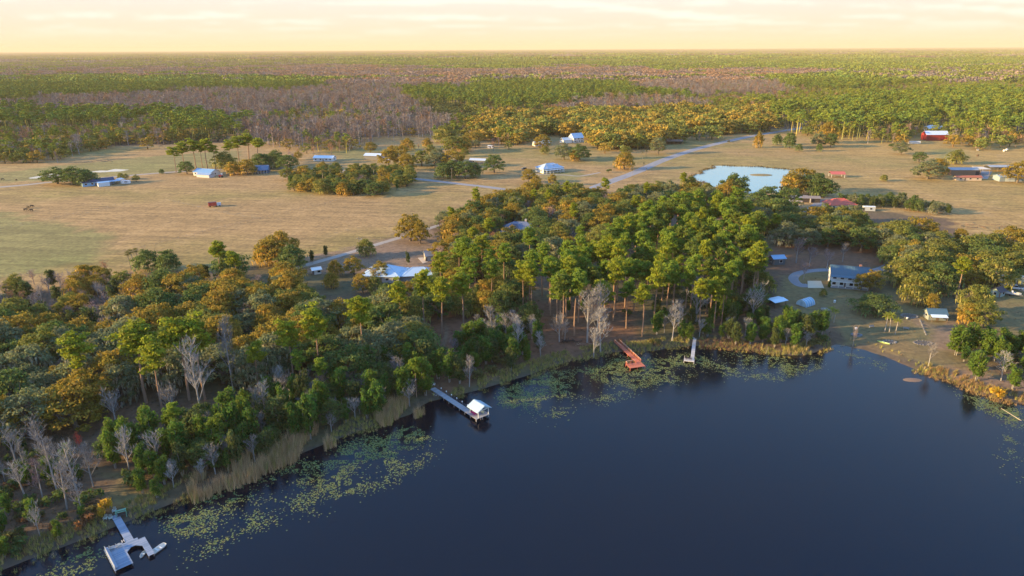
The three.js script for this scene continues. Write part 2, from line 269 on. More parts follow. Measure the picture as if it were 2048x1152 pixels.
const grit = (() => { const B = 256, d = new Uint8Array(B * B * 4); for (let j = 0; j < B; j++) for (let i = 0; i < B; i++) { const n = 205 + 50 * (0.5 * noise(i, j) + 0.5 * fbm(i / 16, j / 16, 3)), o = (j * B + i) * 4; d[o] = d[o + 1] = d[o + 2] = n; d[o + 3] = 255; } const t = new THREE.DataTexture(d, B, B); t.colorSpace = THREE.SRGBColorSpace; t.wrapS = t.wrapT = THREE.RepeatWrapping; t.magFilter = THREE.LinearFilter; t.needsUpdate = true; return t; })();
const asphalt = M(0.29, 0.295, 0.32, 0.9, 0, { map: grit }), limerock = M(0.36, 0.33, 0.30, 0.95, 0, { map: grit }), gravel = M(0.24, 0.25, 0.28, 0.95, 0, { map: grit });
const roadPts = polyAt([[1120, 402], [1205, 369], [1270, 345], [1330, 319], [1400, 296], [1480, 277], [1540, 266], [1640, 250]]), sideRoad = polyAt([[826, 357], [880, 363], [930, 369], [1010, 379], [1120, 402]]), leftRoad = polyAt([[-300, 392], [0, 374], [95, 365], [190, 357], [270, 350], [345, 344], [400, 341], [520, 336], [700, 342], [826, 357]]);
ribbon('road', roadPts, 9, 1.06, asphalt); ribbon('road', sideRoad, 6.5, 1.07, asphalt); ribbon('road', leftRoad, 6, 1.055, limerock);
ribbon('driveway', polyAt([[560, 545], [620, 528], [700, 505], [760, 487], [800, 475], [880, 450], [960, 425], [1010, 395], [1030, 382]]), 4, 1.05, limerock);
ribbon('driveway', polyAt([[1617, 570], [1602, 571], [1589, 562], [1588, 553], [1602, 545], [1640, 540], [1700, 540], [1745, 541], [1772, 533], [1780, 522], [1772, 508], [1764, 492], [1770, 478]]), 4.2, 1.05, gravel);
ribbon('driveway', polyAt([[1930, 543], [1960, 552], [2000, 565], [2060, 582], [2150, 600]]), 5.5, 1.05, limerock);
ribbon('driveway', polyAt([[1562, 440], [1600, 452], [1660, 462], [1720, 470], [1800, 480]]), 4, 1.05, gravel);
ribbon('driveway', polyAt([[1615, 425], [1640, 405], [1660, 395]]), 6, 1.05, gravel);
ribbon('driveway', polyAt([[1200, 345], [1160, 352], [1130, 350], [1060, 348]]), 3, 1.045, limerock);
{ const slab = (pts, m) => struct('pavement', new Geo().prism(polyAt(pts), 0.9, 1.09), m); slab([[1615, 562], [1642, 562], [1648, 576], [1616, 576]], M(0.50, 0.44, 0.33)); slab([[836, 516], [846, 515], [856, 524], [846, 527]], M(0.42, 0.36, 0.30)); slab([[1950, 340], [1985, 342], [1975, 358], [1950, 356]], M(0.22, 0.22, 0.23)); }

// ---------------------------------------------------------------- buildings
const WHITE = M(0.74, 0.74, 0.72, 0.6), DARK = M(0.018, 0.022, 0.03, 0.15), CREAM = M(0.62, 0.55, 0.40), WOOD = M(0.20, 0.15, 0.11), GREYWOOD = M(0.27, 0.27, 0.28), TIN = M(0.55, 0.62, 0.68, 0.38, 0.25), TIN2 = M(0.40, 0.53, 0.66, 0.45, 0.1), SLATE = M(0.06, 0.065, 0.085, 0.8), BLUEROOF = M(0.24, 0.42, 0.62, 0.45, 0.2), TEAL = M(0.06, 0.125, 0.175, 0.55, 0.1), REDROOF = M(0.42, 0.075, 0.05, 0.6), RUST = M(0.36, 0.12, 0.07, 0.8), BARNRED = M(0.30, 0.022, 0.028, 0.75), GREYTIN = M(0.30, 0.34, 0.38, 0.5, 0.2), DARKWOOD = M(0.06, 0.05, 0.045);
const clears = [];
function base(name, label, cat, at, turn = 0, r = 8, group) {
  const p = at.length === 2 ? P(at[0], at[1], 1) : V(...at), o = thing(name, label, cat, [p.x, 1, p.z], turn, group);
  if (r) clears.push([p.x, p.z, r]);
  return o;
}
function windowOn(o, x, y, z, w, h, side) {       // side: 'f' front, 'b' back, 'l', 'r'
  const fr = new Geo(), pn = new Geo(), t = 0.07;
  const put = (g, dep, a, b) => (side === 'f' || side === 'b' ? g.box(x, y - (b - h) / 2, z, a, b, dep) : g.box(x, y - (b - h) / 2, z, dep, b, a));
  put(fr, t, w + 0.2, h + 0.2); put(pn, t + 0.04, w, h);
  const f = part(o, 'window', fr, WHITE); part(f, 'pane', pn, DARK); return f;
}
function gableRoof(w, d, h, rh, eave, seams, th = 0.14) {     // ridge along x
  const g = new Geo(), sl = rh / (d / 2), X = w / 2 + eave, Zd = d / 2 + eave, y0 = h - eave * sl;
  for (const s of [-1, 1]) {
    const q = (x, z, y) => V(x, y, z * s), v = [q(-X, Zd, y0), q(X, Zd, y0), q(X, 0.001, h + rh), q(-X, 0.001, h + rh), q(-X, Zd, y0 + th), q(X, Zd, y0 + th), q(X, 0.001, h + rh + th), q(-X, 0.001, h + rh + th)];
    if (s < 0) g.hexa([v[1], v[0], v[3], v[2], v[5], v[4], v[7], v[6]]); else g.hexa(v);
    if (seams) for (let x = -X + seams / 2; x < X; x += seams) g.bar(q(x, Zd, y0 + th + 0.02), q(x, 0.02, h + rh + th + 0.02), 0.09, 0.07, 0.92);
  }
  g.bar(V(-X, h + rh + th, 0), V(X, h + rh + th, 0), 0.4, 0.08, 0.95);
  return g;
}
function hipRoof(w, d, h, rh, eave) {
  const X = w / 2 + eave, Z = d / 2 + eave, R = Math.max(0.05, (w - d) / 2), g = new Geo(), b = h - 0.15, q = (x, y, z) => V(x, y, z);
  const A = q(-X, h, Z), B = q(X, h, Z), C = q(X, h, -Z), D = q(-X, h, -Z), E1 = q(-R, h + rh, 0), E2 = q(R, h + rh, 0);
  g.quad(A, B, E2, E1).quad(C, D, E1, E2).tri(B, C, E2).tri(D, A, E1);
  g.quad(q(-X, b, Z), q(-X, b, -Z), q(X, b, -Z), q(X, b, Z)); g.quad(q(-X, b, Z), q(X, b, Z), B, A).quad(q(X, b, Z), q(X, b, -Z), C, B).quad(q(X, b, -Z), q(-X, b, -Z), D, C).quad(q(-X, b, -Z), q(-X, b, Z), A, D);
  g.bar(E1, E2, 0.35, 0.12, 0.95); for (const [a, e] of [[A, E1], [D, E1], [B, E2], [C, E2]]) g.bar(a, e, 0.3, 0.1, 0.95);
  return g;
}
function house(name, label, cat, at, k) {
  const { turn = 0, w, d, h, rh = 1.5, hip, wall = CREAM, roof = TIN, eave = 0.5, front = 2, sides = 1, door = true, seams = 0, r, mark } = k, o = base(name, label, cat, at, turn, r ?? Math.max(w, d) / 2 + 1.5);
  const wg = new Geo().box(0, -0.3, 0, w, h + 0.3, d);
  if (!hip) for (const s of [-1, 1]) { const q = (z, y, x) => V(x, y, z), x0 = s * (w / 2 - 0.12), x1 = s * w / 2; wg.tri(q(-d / 2, h, x1), q(d / 2, h, x1), q(0, h + rh * 0.98, x1)).tri(q(-d / 2, h, x0), q(d / 2, h, x0), q(0, h + rh * 0.98, x0)); }
  part(o, 'wall', wg, wall); part(o, 'roof', hip ? hipRoof(w, d, h, rh, eave) : gableRoof(w, d, h, rh, eave, seams), roof);
  const wh = Math.min(1.3, h * 0.4), storeys = h > 4.8 ? 2 : 1;
  for (let f = 0; f < storeys; f++) {
    const y = f * h / 2 + (storeys > 1 ? 0.9 : h * 0.36);
    for (let i = 0; i < front; i++) { const x = (i + 0.5) / front * w - w / 2 + (door && !f && i === (front >> 1) ? 0.9 : 0); windowOn(o, x, y, d / 2, Math.min(1.4, w / front * 0.45), wh, 'f'); }
    for (let i = 0; i < sides; i++) for (const s of [-1, 1]) windowOn(o, s * w / 2, y, (i + 0.5) / sides * d - d / 2, 1.1, wh, 'l');
  }
  if (door) { const dx = front ? (front >> 1) / front * w - w / 2 + w / front * 0.02 : 0, dd = part(o, 'door', new Geo().box(dx, 0, d / 2, 1, Math.min(2.1, h - 0.3), 0.1), M(0.16, 0.12, 0.10)); part(dd, 'handle', new Geo().box(dx + 0.36, 1, d / 2 + 0.07, 0.08, 0.08, 0.06), M(0.5, 0.45, 0.35, 0.3, 1)); }
  if (mark) landmark(mark, o);
  return o;
}
function pavilion(name, label, at, { turn = 0, w, d, h, rh = 0.6, roof, post = WOOD, mark, wallBack, name2 = 'roof', seams = 0 }) {
  const o = base(name, label, 'shelter', at, turn, Math.max(w, d) / 2 + 1);
  part(o, name2, gableRoof(w, d, h, rh, 0.4, seams), roof);
  for (const [i, j] of [[-1, -1], [1, -1], [-1, 1], [1, 1]]) part(o, 'post', new Geo().box(i * (w / 2 - 0.2), -0.3, j * (d / 2 - 0.2), 0.2, h + 0.3, 0.2), post);
  if (wallBack) part(o, 'wall', new Geo().box(0, -0.2, -d / 2 + 0.3, w - 0.5, h, 0.15), wallBack);
  if (mark) landmark(mark, o);
  return o;
}
// --- the lakeside homestead on the right
{
  const o = house('lake_house', 'two-storey white lake house with teal metal roof and porch balcony', 'house', [1694, 569], { turn: -0.30, w: 15, d: 8.5, h: 5.4, rh: 3.0, wall: WHITE, roof: TEAL, front: 5, sides: 2, seams: 1.2, mark: 'the teal-roofed lake house' });
  const pz = 4.25 + 1.1;
  part(o, 'balcony', new Geo().box(0, 2.7, pz, 15, 0.25, 2.2), WHITE); part(o, 'porch_floor', new Geo().box(0, -0.2, pz, 15, 0.4, 2.2), GREYWOOD);
  const pr = new Geo(), q = (x, y, z) => V(x, y, z); pr.hexa([q(-7.9, 4.9, 6.7), q(7.9, 4.9, 6.7), q(7.9, 5.35, 4.1), q(-7.9, 5.35, 4.1), q(-7.9, 5.0, 6.7), q(7.9, 5.0, 6.7), q(7.9, 5.45, 4.1), q(-7.9, 5.45, 4.1)]); part(o, 'porch_roof', pr, TEAL);
  for (let i = 0; i < 6; i++) part(o, 'post', new Geo().box(-7.3 + i * 2.92, 0.2, pz + 0.95, 0.2, 4.75, 0.2), WHITE);
  for (const y of [3.25, 3.85]) part(o, 'railing', new Geo().bar(V(-7.4, y, pz + 1), V(7.4, y, pz + 1), 0.07, 0.1), WHITE);
  for (let i = 0; i < 36; i++) part(o, 'baluster', new Geo().box(-7.3 + i * 0.417, 2.95, pz + 1, 0.05, 0.9, 0.05), WHITE);
  part(o, 'chimney', new Geo().box(4.5, 6, -1.8, 0.9, 3.0, 0.9), M(0.28, 0.14, 0.10));
  house('stilt_shed', 'small raised shed with pale blue metal roof at the pine edge', 'shed', [1553, 527], { turn: 0.15, w: 6, d: 4.6, h: 3.2, rh: 1, wall: M(0.10, 0.12, 0.13), roof: BLUEROOF, front: 1, seams: 0.9, mark: 'the raised blue-roofed shed' });
  pavilion('carport', 'open carport with flat pale blue roof beside the marsh thicket', [1552, 611], { turn: 0.45, w: 6.4, d: 4.6, h: 2.5, rh: 0.35, roof: M(0.50, 0.66, 0.80, 0.4, 0.15), post: DARKWOOD, mark: 'the pale blue carport', wallBack: DARKWOOD });
  // arched shelter
  const c = base('hoop_greenhouse', 'arched blue fabric shelter with white ribs on the lawn', 'greenhouse', [1611, 609], -1.0, 4); landmark('the arched blue shelter', c);
  const g = new Geo(), n = 12, R = 2.3, L = 2.9, a = (i, k = R) => [Math.cos(Math.PI * i / n) * k, Math.sin(Math.PI * i / n) * k * 1.1];
  for (let i = 0; i < n; i++) { const [x0, y0] = a(i), [x1, y1] = a(i + 1); g.quad(V(x0, y0, L), V(x0, y0, -L), V(x1, y1, -L), V(x1, y1, L)); }
  part(c, 'cover', g, M(0.20, 0.40, 0.58, 0.5)); for (const s of [-1, 1]) { const e = new Geo(); for (let i = 0; i < n; i++) { const [x0, y0] = a(i), [x1, y1] = a(i + 1); e.tri(V(0, 0, s * (L - 0.05)), V(x0, y0, s * (L - 0.05)), V(x1, y1, s * (L - 0.05))); } const w = part(c, 'end_wall', e, M(0.48, 0.62, 0.68)); part(w, 'door', new Geo().box(0, 0, s * L, 1, 1.8, 0.08), M(0.35, 0.5, 0.58)); }
  for (let k = -2; k <= 2; k++) { const r = new Geo(); for (let i = 0; i < n; i++) { const [x0, y0] = a(i, R + 0.04), [x1, y1] = a(i + 1, R + 0.04); r.bar(V(x0, y0, k * L / 2.02), V(x1, y1, k * L / 2.02), 0.12, 0.08); } part(c, 'rib', r, WHITE); }
  const s = house('garden_shed', 'garden shed with dark teal roof and pale lean-to awning', 'shed', [1869, 637], { turn: -0.12, w: 6.4, d: 4, h: 2.6, rh: 1.4, wall: M(0.24, 0.28, 0.27), roof: TEAL, front: 2, mark: 'the garden shed with the pale awning' });
  const aw = new Geo(); aw.hexa([q(-2.9, 1.9, 4.1), q(2.9, 1.9, 4.1), q(2.9, 2.55, 1.9), q(-2.9, 2.55, 1.9), q(-2.9, 2, 4.1), q(2.9, 2, 4.1), q(2.9, 2.65, 1.9), q(-2.9, 2.65, 1.9)]); part(s, 'awning', aw, M(0.60, 0.72, 0.80, 0.4)); for (const x of [-2.7, 2.7]) part(s, 'post', new Geo().box(x, -0.2, 3.9, 0.12, 2.15, 0.12), WOOD);
  const m = house('mobile_home', 'long low cream mobile home parked beside the limerock drive', 'mobile home', [2031, 566], { turn: -0.30, w: 23, d: 4.4, h: 3.1, rh: 0.35, wall: M(0.66, 0.58, 0.36), roof: M(0.62, 0.58, 0.46), eave: 0.1, front: 0, sides: 0, mark: 'the long cream mobile home' });
  part(m, 'skirting', new Geo().box(0, -0.3, 0, 23.06, 0.8, 4.46), M(0.3, 0.26, 0.2));
  house('tool_shed', 'small sage green shed with dark shingle roof beside the white boat', 'shed', [1994, 591], { turn: 0.55, w: 4.6, d: 3.6, h: 2.5, rh: 1.2, wall: M(0.28, 0.38, 0.34), roof: SLATE, front: 1, mark: 'the small sage shed' });
}
// --- houses of the wood
{
  const o = house('blue_roof_house', 'rambling house with pale blue hipped metal roofs among the oaks', 'house', [770, 556], { turn: -0.12, w: 17, d: 13, h: 3, rh: 3.6, hip: 1, wall: M(0.3, 0.3, 0.3), roof: TIN2, front: 4, mark: 'the pale blue hipped roofs' });
  const wing = (name, x, z, w, d, h, rh, t) => { const g = new THREE.Group(); part(o, name + '_wall', new Geo().box(x, -0.3, z, w, h + 0.3, d), M(0.3, 0.3, 0.3)); const m = part(o, name + '_roof', hipRoof(w, d, h, rh, 0.6), TIN2); m.position.set(x, 0.02, z); m.rotation.y = t; };
  wing('wing', 15.5, -1, 14, 9, 2.9, 2.6, 0.25); wing('link', 9, 1, 6, 6, 2.7, 1.5, 0);
  part(o, 'chimney', new Geo().box(10.8, 2.6, -0.5, 1, 2.6, 1), WHITE);
  house('white_shed', 'small white shed alone by the field driveway', 'shed', [633, 547], { turn: 0.5, w: 3.8, d: 3, h: 2.3, rh: 0.7, wall: M(0.72, 0.66, 0.58), roof: WHITE, front: 1, mark: 'the small white shed' });
  house('workshop', 'grey workshop half hidden by oaks beyond the concrete slab', 'shed', [866, 518], { turn: 0.3, w: 8, d: 6, h: 2.8, rh: 1.6, wall: M(0.34, 0.33, 0.31), roof: M(0.16, 0.19, 0.24), front: 1, mark: 'the grey workshop' });
  const dk = house('slate_house', 'large house with dark slate hipped roof deep in the wood', 'house', [1040, 470], { turn: -0.1, w: 21, d: 14, h: 3.2, rh: 4.6, hip: 1, wall: M(0.42, 0.40, 0.36), roof: M(0.12, 0.15, 0.23, 0.5), front: 5, r: 13, mark: 'the dark slate roof' });
  part(dk, 'dormer', gableRoof(3, 4, 5.6, 1.4, 0.3, 0), M(0.12, 0.11, 0.14, 0.6)).position.set(-3, 0, 3.2);
  part(dk, 'chimney', new Geo().box(3, 4, -2.5, 1.1, 4.6, 1.1), M(0.45, 0.40, 0.35));
}
for (const [u, v, r] of [[1035, 492, 9], [1060, 490, 8], [1012, 486, 7], [1552, 624, 6], [1606, 622, 5], [1540, 618, 4]]) { const p = P(u, v); clears.push([p.x, p.z, r]); }
// --- around the far road
{
  const o = house('farmhouse', 'single-storey white house with pale blue hipped roof and porch', 'house', [1099, 343], { turn: 0.5, w: 20, d: 13, h: 3.8, rh: 3.4, hip: 1, wall: M(0.60, 0.62, 0.58), roof: M(0.38, 0.48, 0.60, 0.5, 0.1), front: 6, sides: 2, mark: 'the white hipped-roof farmhouse' });
  part(o, 'dormer', gableRoof(4, 5, 4.6, 1.8, 0.3, 0), M(0.38, 0.48, 0.60, 0.5, 0.1)).position.set(-3, 0, 3); part(o, 'dormer', gableRoof(4, 5, 4.6, 1.8, 0.3, 0), M(0.38, 0.48, 0.60, 0.5, 0.1)).position.set(4, 0, 3);
  part(o, 'porch_roof', new Geo().box(0, 2.7, 8, 18, 0.2, 3.4), M(0.38, 0.48, 0.60, 0.5, 0.1)); for (let i = 0; i < 6; i++) part(o, 'post', new Geo().box(-8.6 + i * 3.44, -0.2, 9.5, 0.22, 2.9, 0.22), WHITE);
  const h = house('gabled_house', 'tall white gabled house with blue metal roof behind the yard oaks', 'house', [1152, 284], { turn: 0.45, w: 13, d: 11, h: 5.2, rh: 4.6, wall: WHITE, roof: M(0.42, 0.55, 0.68, 0.4, 0.2), front: 3, sides: 2, seams: 1.2, mark: 'the tall white gabled house' });
  part(h, 'garage_wall', new Geo().box(-13, -0.3, 0, 11, 3.6, 8), WHITE); part(h, 'garage_roof', gableRoof(11, 8, 3.3, 2.4, 0.4, 0), M(0.52, 0.56, 0.58, 0.5)).position.x = -13;
  house('outbuilding', 'low outbuilding with pale grey-green roof beside a round gold tree', 'shed', [1082, 291], { turn: 0.35, w: 17, d: 8, h: 3, rh: 1.8, wall: M(0.5, 0.5, 0.48), roof: M(0.42, 0.50, 0.52, 0.5, 0.1), front: 3, mark: 'the pale outbuilding' });
  house('red_roof_cottage', 'cottage with red roof in a gap of the far golden oaks', 'house', [1286, 232], { w: 17, d: 9, h: 3.2, rh: 2.4, wall: CREAM, roof: M(0.40, 0.09, 0.08), front: 3, r: 16, mark: 'the far red-roofed cottage' });
  house('grey_roof_cottage', 'cottage with blue-grey roof sunk among golden oaks', 'house', [1268, 256], { turn: 0.4, w: 15, d: 9, h: 3.5, rh: 2.5, wall: M(0.3, 0.33, 0.36), roof: M(0.20, 0.26, 0.34), front: 3, r: 12, mark: 'the blue-grey cottage' });
  const y = base('equipment_shed', 'sagging brown equipment shed at the wood edge by the road', 'shed', [1347, 288], -0.1, 12); landmark('the brown equipment shed', y);
  part(y, 'roof', gableRoof(18, 8, 3.4, 1.5, 0.5, 0), M(0.13, 0.09, 0.07)); part(y, 'wall', new Geo().box(0, -0.2, -3.6, 17, 3.5, 0.3), M(0.12, 0.09, 0.06)); for (let i = 0; i < 5; i++) part(y, 'post', new Geo().box(-8.4 + i * 4.2, -0.2, 3.7, 0.3, 3.5, 0.3), M(0.3, 0.22, 0.14));
  const cottageRoof = M(0.62, 0.70, 0.76, 0.4, 0.2);
  house('white_roof_house', 'low house with dappled white roof beside an orange bare tree', 'house', [650, 321], { turn: -0.15, w: 19, d: 9, h: 3, rh: 1.7, wall: M(0.6, 0.6, 0.6), roof: cottageRoof, front: 4, mark: 'the dappled white roof' });
  const b = house('metal_barn', 'open metal pole barn with white sheet roof beyond the grove', 'barn', [748, 318], { turn: -0.2, w: 16, d: 9, h: 3.8, rh: 1.6, wall: M(0.20, 0.20, 0.19), roof: cottageRoof, front: 0, door: false, seams: 1.5, mark: 'the white-roofed pole barn' });
  part(b, 'lean_to', new Geo().box(12, -0.2, 0, 8, 3.2, 6), M(0.42, 0.46, 0.5)); 
  house('long_shed', 'long shed with pale roof behind four dark oaks', 'shed', [957, 326], { turn: -0.3, w: 15, d: 7, h: 3, rh: 1.2, wall: M(0.12, 0.13, 0.15), roof: M(0.50, 0.56, 0.62, 0.4, 0.2), front: 2, mark: 'the long pale-roofed shed' });
  house('small_trailer_home', 'tiny white trailer under a gold oak in the back pasture', 'trailer', [981, 296], { w: 6, d: 3, h: 2.6, rh: 0.2, wall: WHITE, roof: WHITE, eave: 0.05, front: 2 });
  const s = house('blue_cottage', 'deep blue cottage with white porch posts beside the palms', 'house', [523, 345], { turn: 0.1, w: 13, d: 9, h: 3.2, rh: 3, wall: M(0.06, 0.12, 0.22), roof: M(0.10, 0.17, 0.28), front: 4, mark: 'the deep blue cottage' });
  for (let i = 0; i < 6; i++) part(s, 'post', new Geo().box(-6 + i * 2.4, -0.2, 6.4, 0.25, 2.8, 0.25), WHITE); part(s, 'porch_roof', new Geo().box(0, 2.6, 5.6, 13, 0.18, 2.4), M(0.10, 0.17, 0.28));
  const v = house('blue_roof_farmhouse', 'farmhouse with broad sky blue roof and addition near tall pines', 'house', [414, 350], { turn: -0.35, w: 18, d: 11, h: 3, rh: 2.2, wall: M(0.66, 0.62, 0.56), roof: BLUEROOF, front: 4, seams: 1.4, mark: 'the sky blue farmhouse roof' });
  part(v, 'addition_wall', new Geo().box(6, -0.2, 8, 13, 2.6, 6), M(0.5, 0.5, 0.52)); part(v, 'addition_roof', gableRoof(13, 6, 2.4, 0.8, 0.4, 1.4), M(0.34, 0.46, 0.62, 0.4, 0.2)).position.set(6, 0, 8);
  const c = house('ranch_house', 'long light blue ranch house with navy roof beside the dark shrub oaks', 'house', [196, 369], { turn: 0.72, w: 22, d: 8, h: 3.1, rh: 1.5, wall: M(0.26, 0.42, 0.60), roof: M(0.035, 0.045, 0.10, 0.6), front: 5, sides: 2, mark: 'the light blue ranch house' });
  part(c, 'garage_wall', new Geo().box(2, -0.2, 9, 8, 3, 6), M(0.58, 0.66, 0.72)); part(c, 'garage_roof', gableRoof(8.2, 6.2, 2.8, 0.5, 0.1, 0), M(0.60, 0.68, 0.74)).position.set(2, 0, 9);
  part(c, 'carport_roof', new Geo().box(8.5, 2.6, 7, 12, 0.18, 6), M(0.34, 0.46, 0.62)); for (const [x, z] of [[14, 4.3], [14, 9.7], [7.2, 9.7]]) part(c, 'post', new Geo().box(x, -0.2, z, 0.2, 2.8, 0.2), WHITE);
}
// --- the right-hand farm
{
  const o = house('red_barn', 'bright red barn with pale blue metal roof at the pine edge', 'barn', [1868, 280], { turn: -0.05, w: 24, d: 11, h: 6.6, rh: 3.4, wall: BARNRED, roof: M(0.56, 0.64, 0.76, 0.4, 0.15), front: 0, sides: 0, door: false, seams: 2, mark: 'the red barn' });
  part(o, 'barn_door', new Geo().box(5, 0, 5.55, 4, 4, 0.15), M(0.22, 0.016, 0.02));
  house('barn_house', 'white-roofed house tucked behind the red barn', 'house', [1867, 263], { turn: 0.2, w: 24, d: 12, h: 4.5, rh: 3.6, hip: 1, wall: WHITE, roof: M(0.62, 0.72, 0.82, 0.4, 0.15), front: 5, mark: 'the white-roofed house' });
  const t = base('stock_trailer', 'long white stock trailer standing before the red barn', 'trailer', [1828, 288], -0.1, 7);
  part(t, 'body', new Geo().box(0, 0.7, 0, 12, 2.3, 2.5), M(0.62, 0.68, 0.72)); for (const x of [-2, -0.8]) for (const z of [-1.2, 1.2]) part(t, 'wheel', new Geo().tube(V(x, 0.4, z - 0.12), V(x, 0.4, z + 0.12), 0.42, 0.42, 10, 1, true), M(0.02, 0.02, 0.02)); part(t, 'drawbar', new Geo().bar(V(6, 0.8, 0), V(7.6, 0.6, 0), 0.25, 0.2), M(0.2, 0.2, 0.2)); part(t, 'window_strip', new Geo().box(0, 1.9, 0, 11, 0.35, 2.56), M(0.12, 0.13, 0.14));
  const br = house('brown_barn', 'weathered brown barn with grey tin roof behind the red shed', 'barn', [1922, 348], { turn: -0.04, w: 23, d: 11, h: 4.2, rh: 1.1, wall: M(0.26, 0.16, 0.10), roof: GREYTIN, front: 0, sides: 0, door: false, seams: 1.8, mark: 'the brown barn' });
  part(br, 'lean_to_roof', new Geo().box(15, 4.9, 0.5, 8.5, 0.18, 12), M(0.66, 0.58, 0.46, 0.5)); for (const [x, z] of [[11.6, 6], [18.8, 6], [18.8, -5]]) part(br, 'post', new Geo().box(x, -0.2, z, 0.3, 5.1, 0.3), WOOD); part(br, 'doorway', new Geo().box(9.6, 0, 5.52, 3, 3.4, 0.1), DARKWOOD);
  const rs = house('red_roof_shed', 'low cream shed with rusty red roof in front of the brown barn', 'shed', [1934, 360], { turn: -0.05, w: 19, d: 5, h: 2.6, rh: 0.9, wall: M(0.62, 0.50, 0.36), roof: RUST, front: 3, door: true, mark: 'the rusty red shed' });
  const g = pavilion('machine_shed', 'long open machine shed with grey tin roof behind the blue-grey barn', [2003, 342], { turn: -0.05, w: 25, d: 9, h: 4, rh: 0.9, roof: GREYTIN, mark: 'the open machine shed', wallBack: M(0.16, 0.17, 0.18), seams: 1.8 });
  for (let i = 0; i < 3; i++) part(g, 'post', new Geo().box(-6 + i * 6, -0.2, 4.3, 0.22, 4.1, 0.22), WOOD);
  const bb = house('blue_grey_barn', 'blue-grey metal barn with pale doors beside a golden tree', 'barn', [2014, 361], { turn: -0.06, w: 17, d: 9, h: 3.4, rh: 1.2, wall: M(0.24, 0.31, 0.37), roof: M(0.28, 0.40, 0.50, 0.45, 0.2), front: 0, sides: 0, door: false, seams: 1.8, mark: 'the blue-grey barn' });
  for (const x of [-2.5, 1.2]) part(bb, 'barn_door', new Geo().box(x, 0, 4.55, 3.4, 2.8, 0.12), M(0.48, 0.56, 0.60));
  const rp = pavilion('pond_pavilion', 'red-roofed open pavilion at the pond end', [1673, 354], { turn: -0.1, w: 10.5, d: 7, h: 2.9, rh: 1.5, roof: M(0.46, 0.11, 0.10), post: WHITE, mark: 'the red pond pavilion' });
  part(rp, 'table', new Geo().box(0, 0.7, 0, 3, 0.12, 1.4).box(-1.2, 0, 0, 0.15, 0.7, 1).box(1.2, 0, 0, 0.15, 0.7, 1), WOOD);
  house('lavender_house', 'low house with pale lavender wall and grey roof under pond oaks', 'house', [1592, 402], { turn: -0.1, w: 13, d: 7, h: 2.9, rh: 1, wall: M(0.46, 0.46, 0.55), roof: M(0.26, 0.26, 0.30), front: 3, mark: 'the lavender house' });
  const dg = house('dark_garage', 'dark open garage with weathered roof beside the lavender house', 'garage', [1620, 403], { turn: -0.15, w: 11, d: 7, h: 2.9, rh: 0.9, wall: M(0.05, 0.04, 0.04), roof: M(0.22, 0.19, 0.18), front: 0, sides: 0, door: false });
  part(dg, 'post', new Geo().box(-1, -0.2, 4.2, 0.5, 3, 0.5), M(0.5, 0.46, 0.42));
  house('red_roof_house', 'house with bright red hipped roof behind the roadside oaks', 'house', [1677, 415], { turn: 0.05, w: 17, d: 12, h: 3, rh: 3.2, hip: 1, wall: CREAM, roof: M(0.50, 0.10, 0.06, 0.65), front: 4, mark: 'the red hipped roof' });
  house('white_container', 'pale shed trailer with flat white roof at the hedge foot', 'trailer', [1737, 421], { turn: -0.15, w: 7, d: 3, h: 2.6, rh: 0.15, wall: M(0.45, 0.48, 0.48), roof: M(0.62, 0.68, 0.70), eave: 0.05, front: 1 });
}

// ---------------------------------------------------------------- docks
const plankGeoms = new Map();
function plankMesh(o, x, y, z, w, d, mats4, r) {
  const key = w.toFixed(2) + ',' + d.toFixed(2); if (!plankGeoms.has(key)) plankGeoms.set(key, new Geo().box(0, 0, 0, w, 0.05, d).geom());
  const m = part(o, 'plank', plankGeoms.get(key), mats4[Math.floor(r() * mats4.length)]); m.position.set(x, y - 0.05 + (r() - 0.5) * 0.012, z); return m;
}
function deck(o, x0, x1, z0, z1, y, mats4, r, pitch = 0.3) {
  const n = Math.max(1, Math.round((z1 - z0) / pitch)), p = (z1 - z0) / n;
  for (let i = 0; i < n; i++) plankMesh(o, (x0 + x1) / 2, y, z0 + (i + 0.5) * p, x1 - x0, p - 0.035, mats4, r);
  const j = new Geo(); for (const x of [x0 + 0.15, x1 - 0.15]) j.box(x, y - 0.24, (z0 + z1) / 2, 0.08, 0.18, z1 - z0); part(o, 'joist', j, mats4[0]);
}
function piles(o, list, y, m, r = 0.11) { for (const [x, z] of list) part(o, 'pile', new Geo().tube(V(x, -2.2, z), V(x, y, z), r, r, 7, 1, true), m); }
function dockAt(name, label, a, b, mark) { const t = Math.atan2(b.x - a.x, b.z - a.z), o = thing(name, label, 'dock', [a.x, 0, a.z], t); landmark(mark, o); return o; }
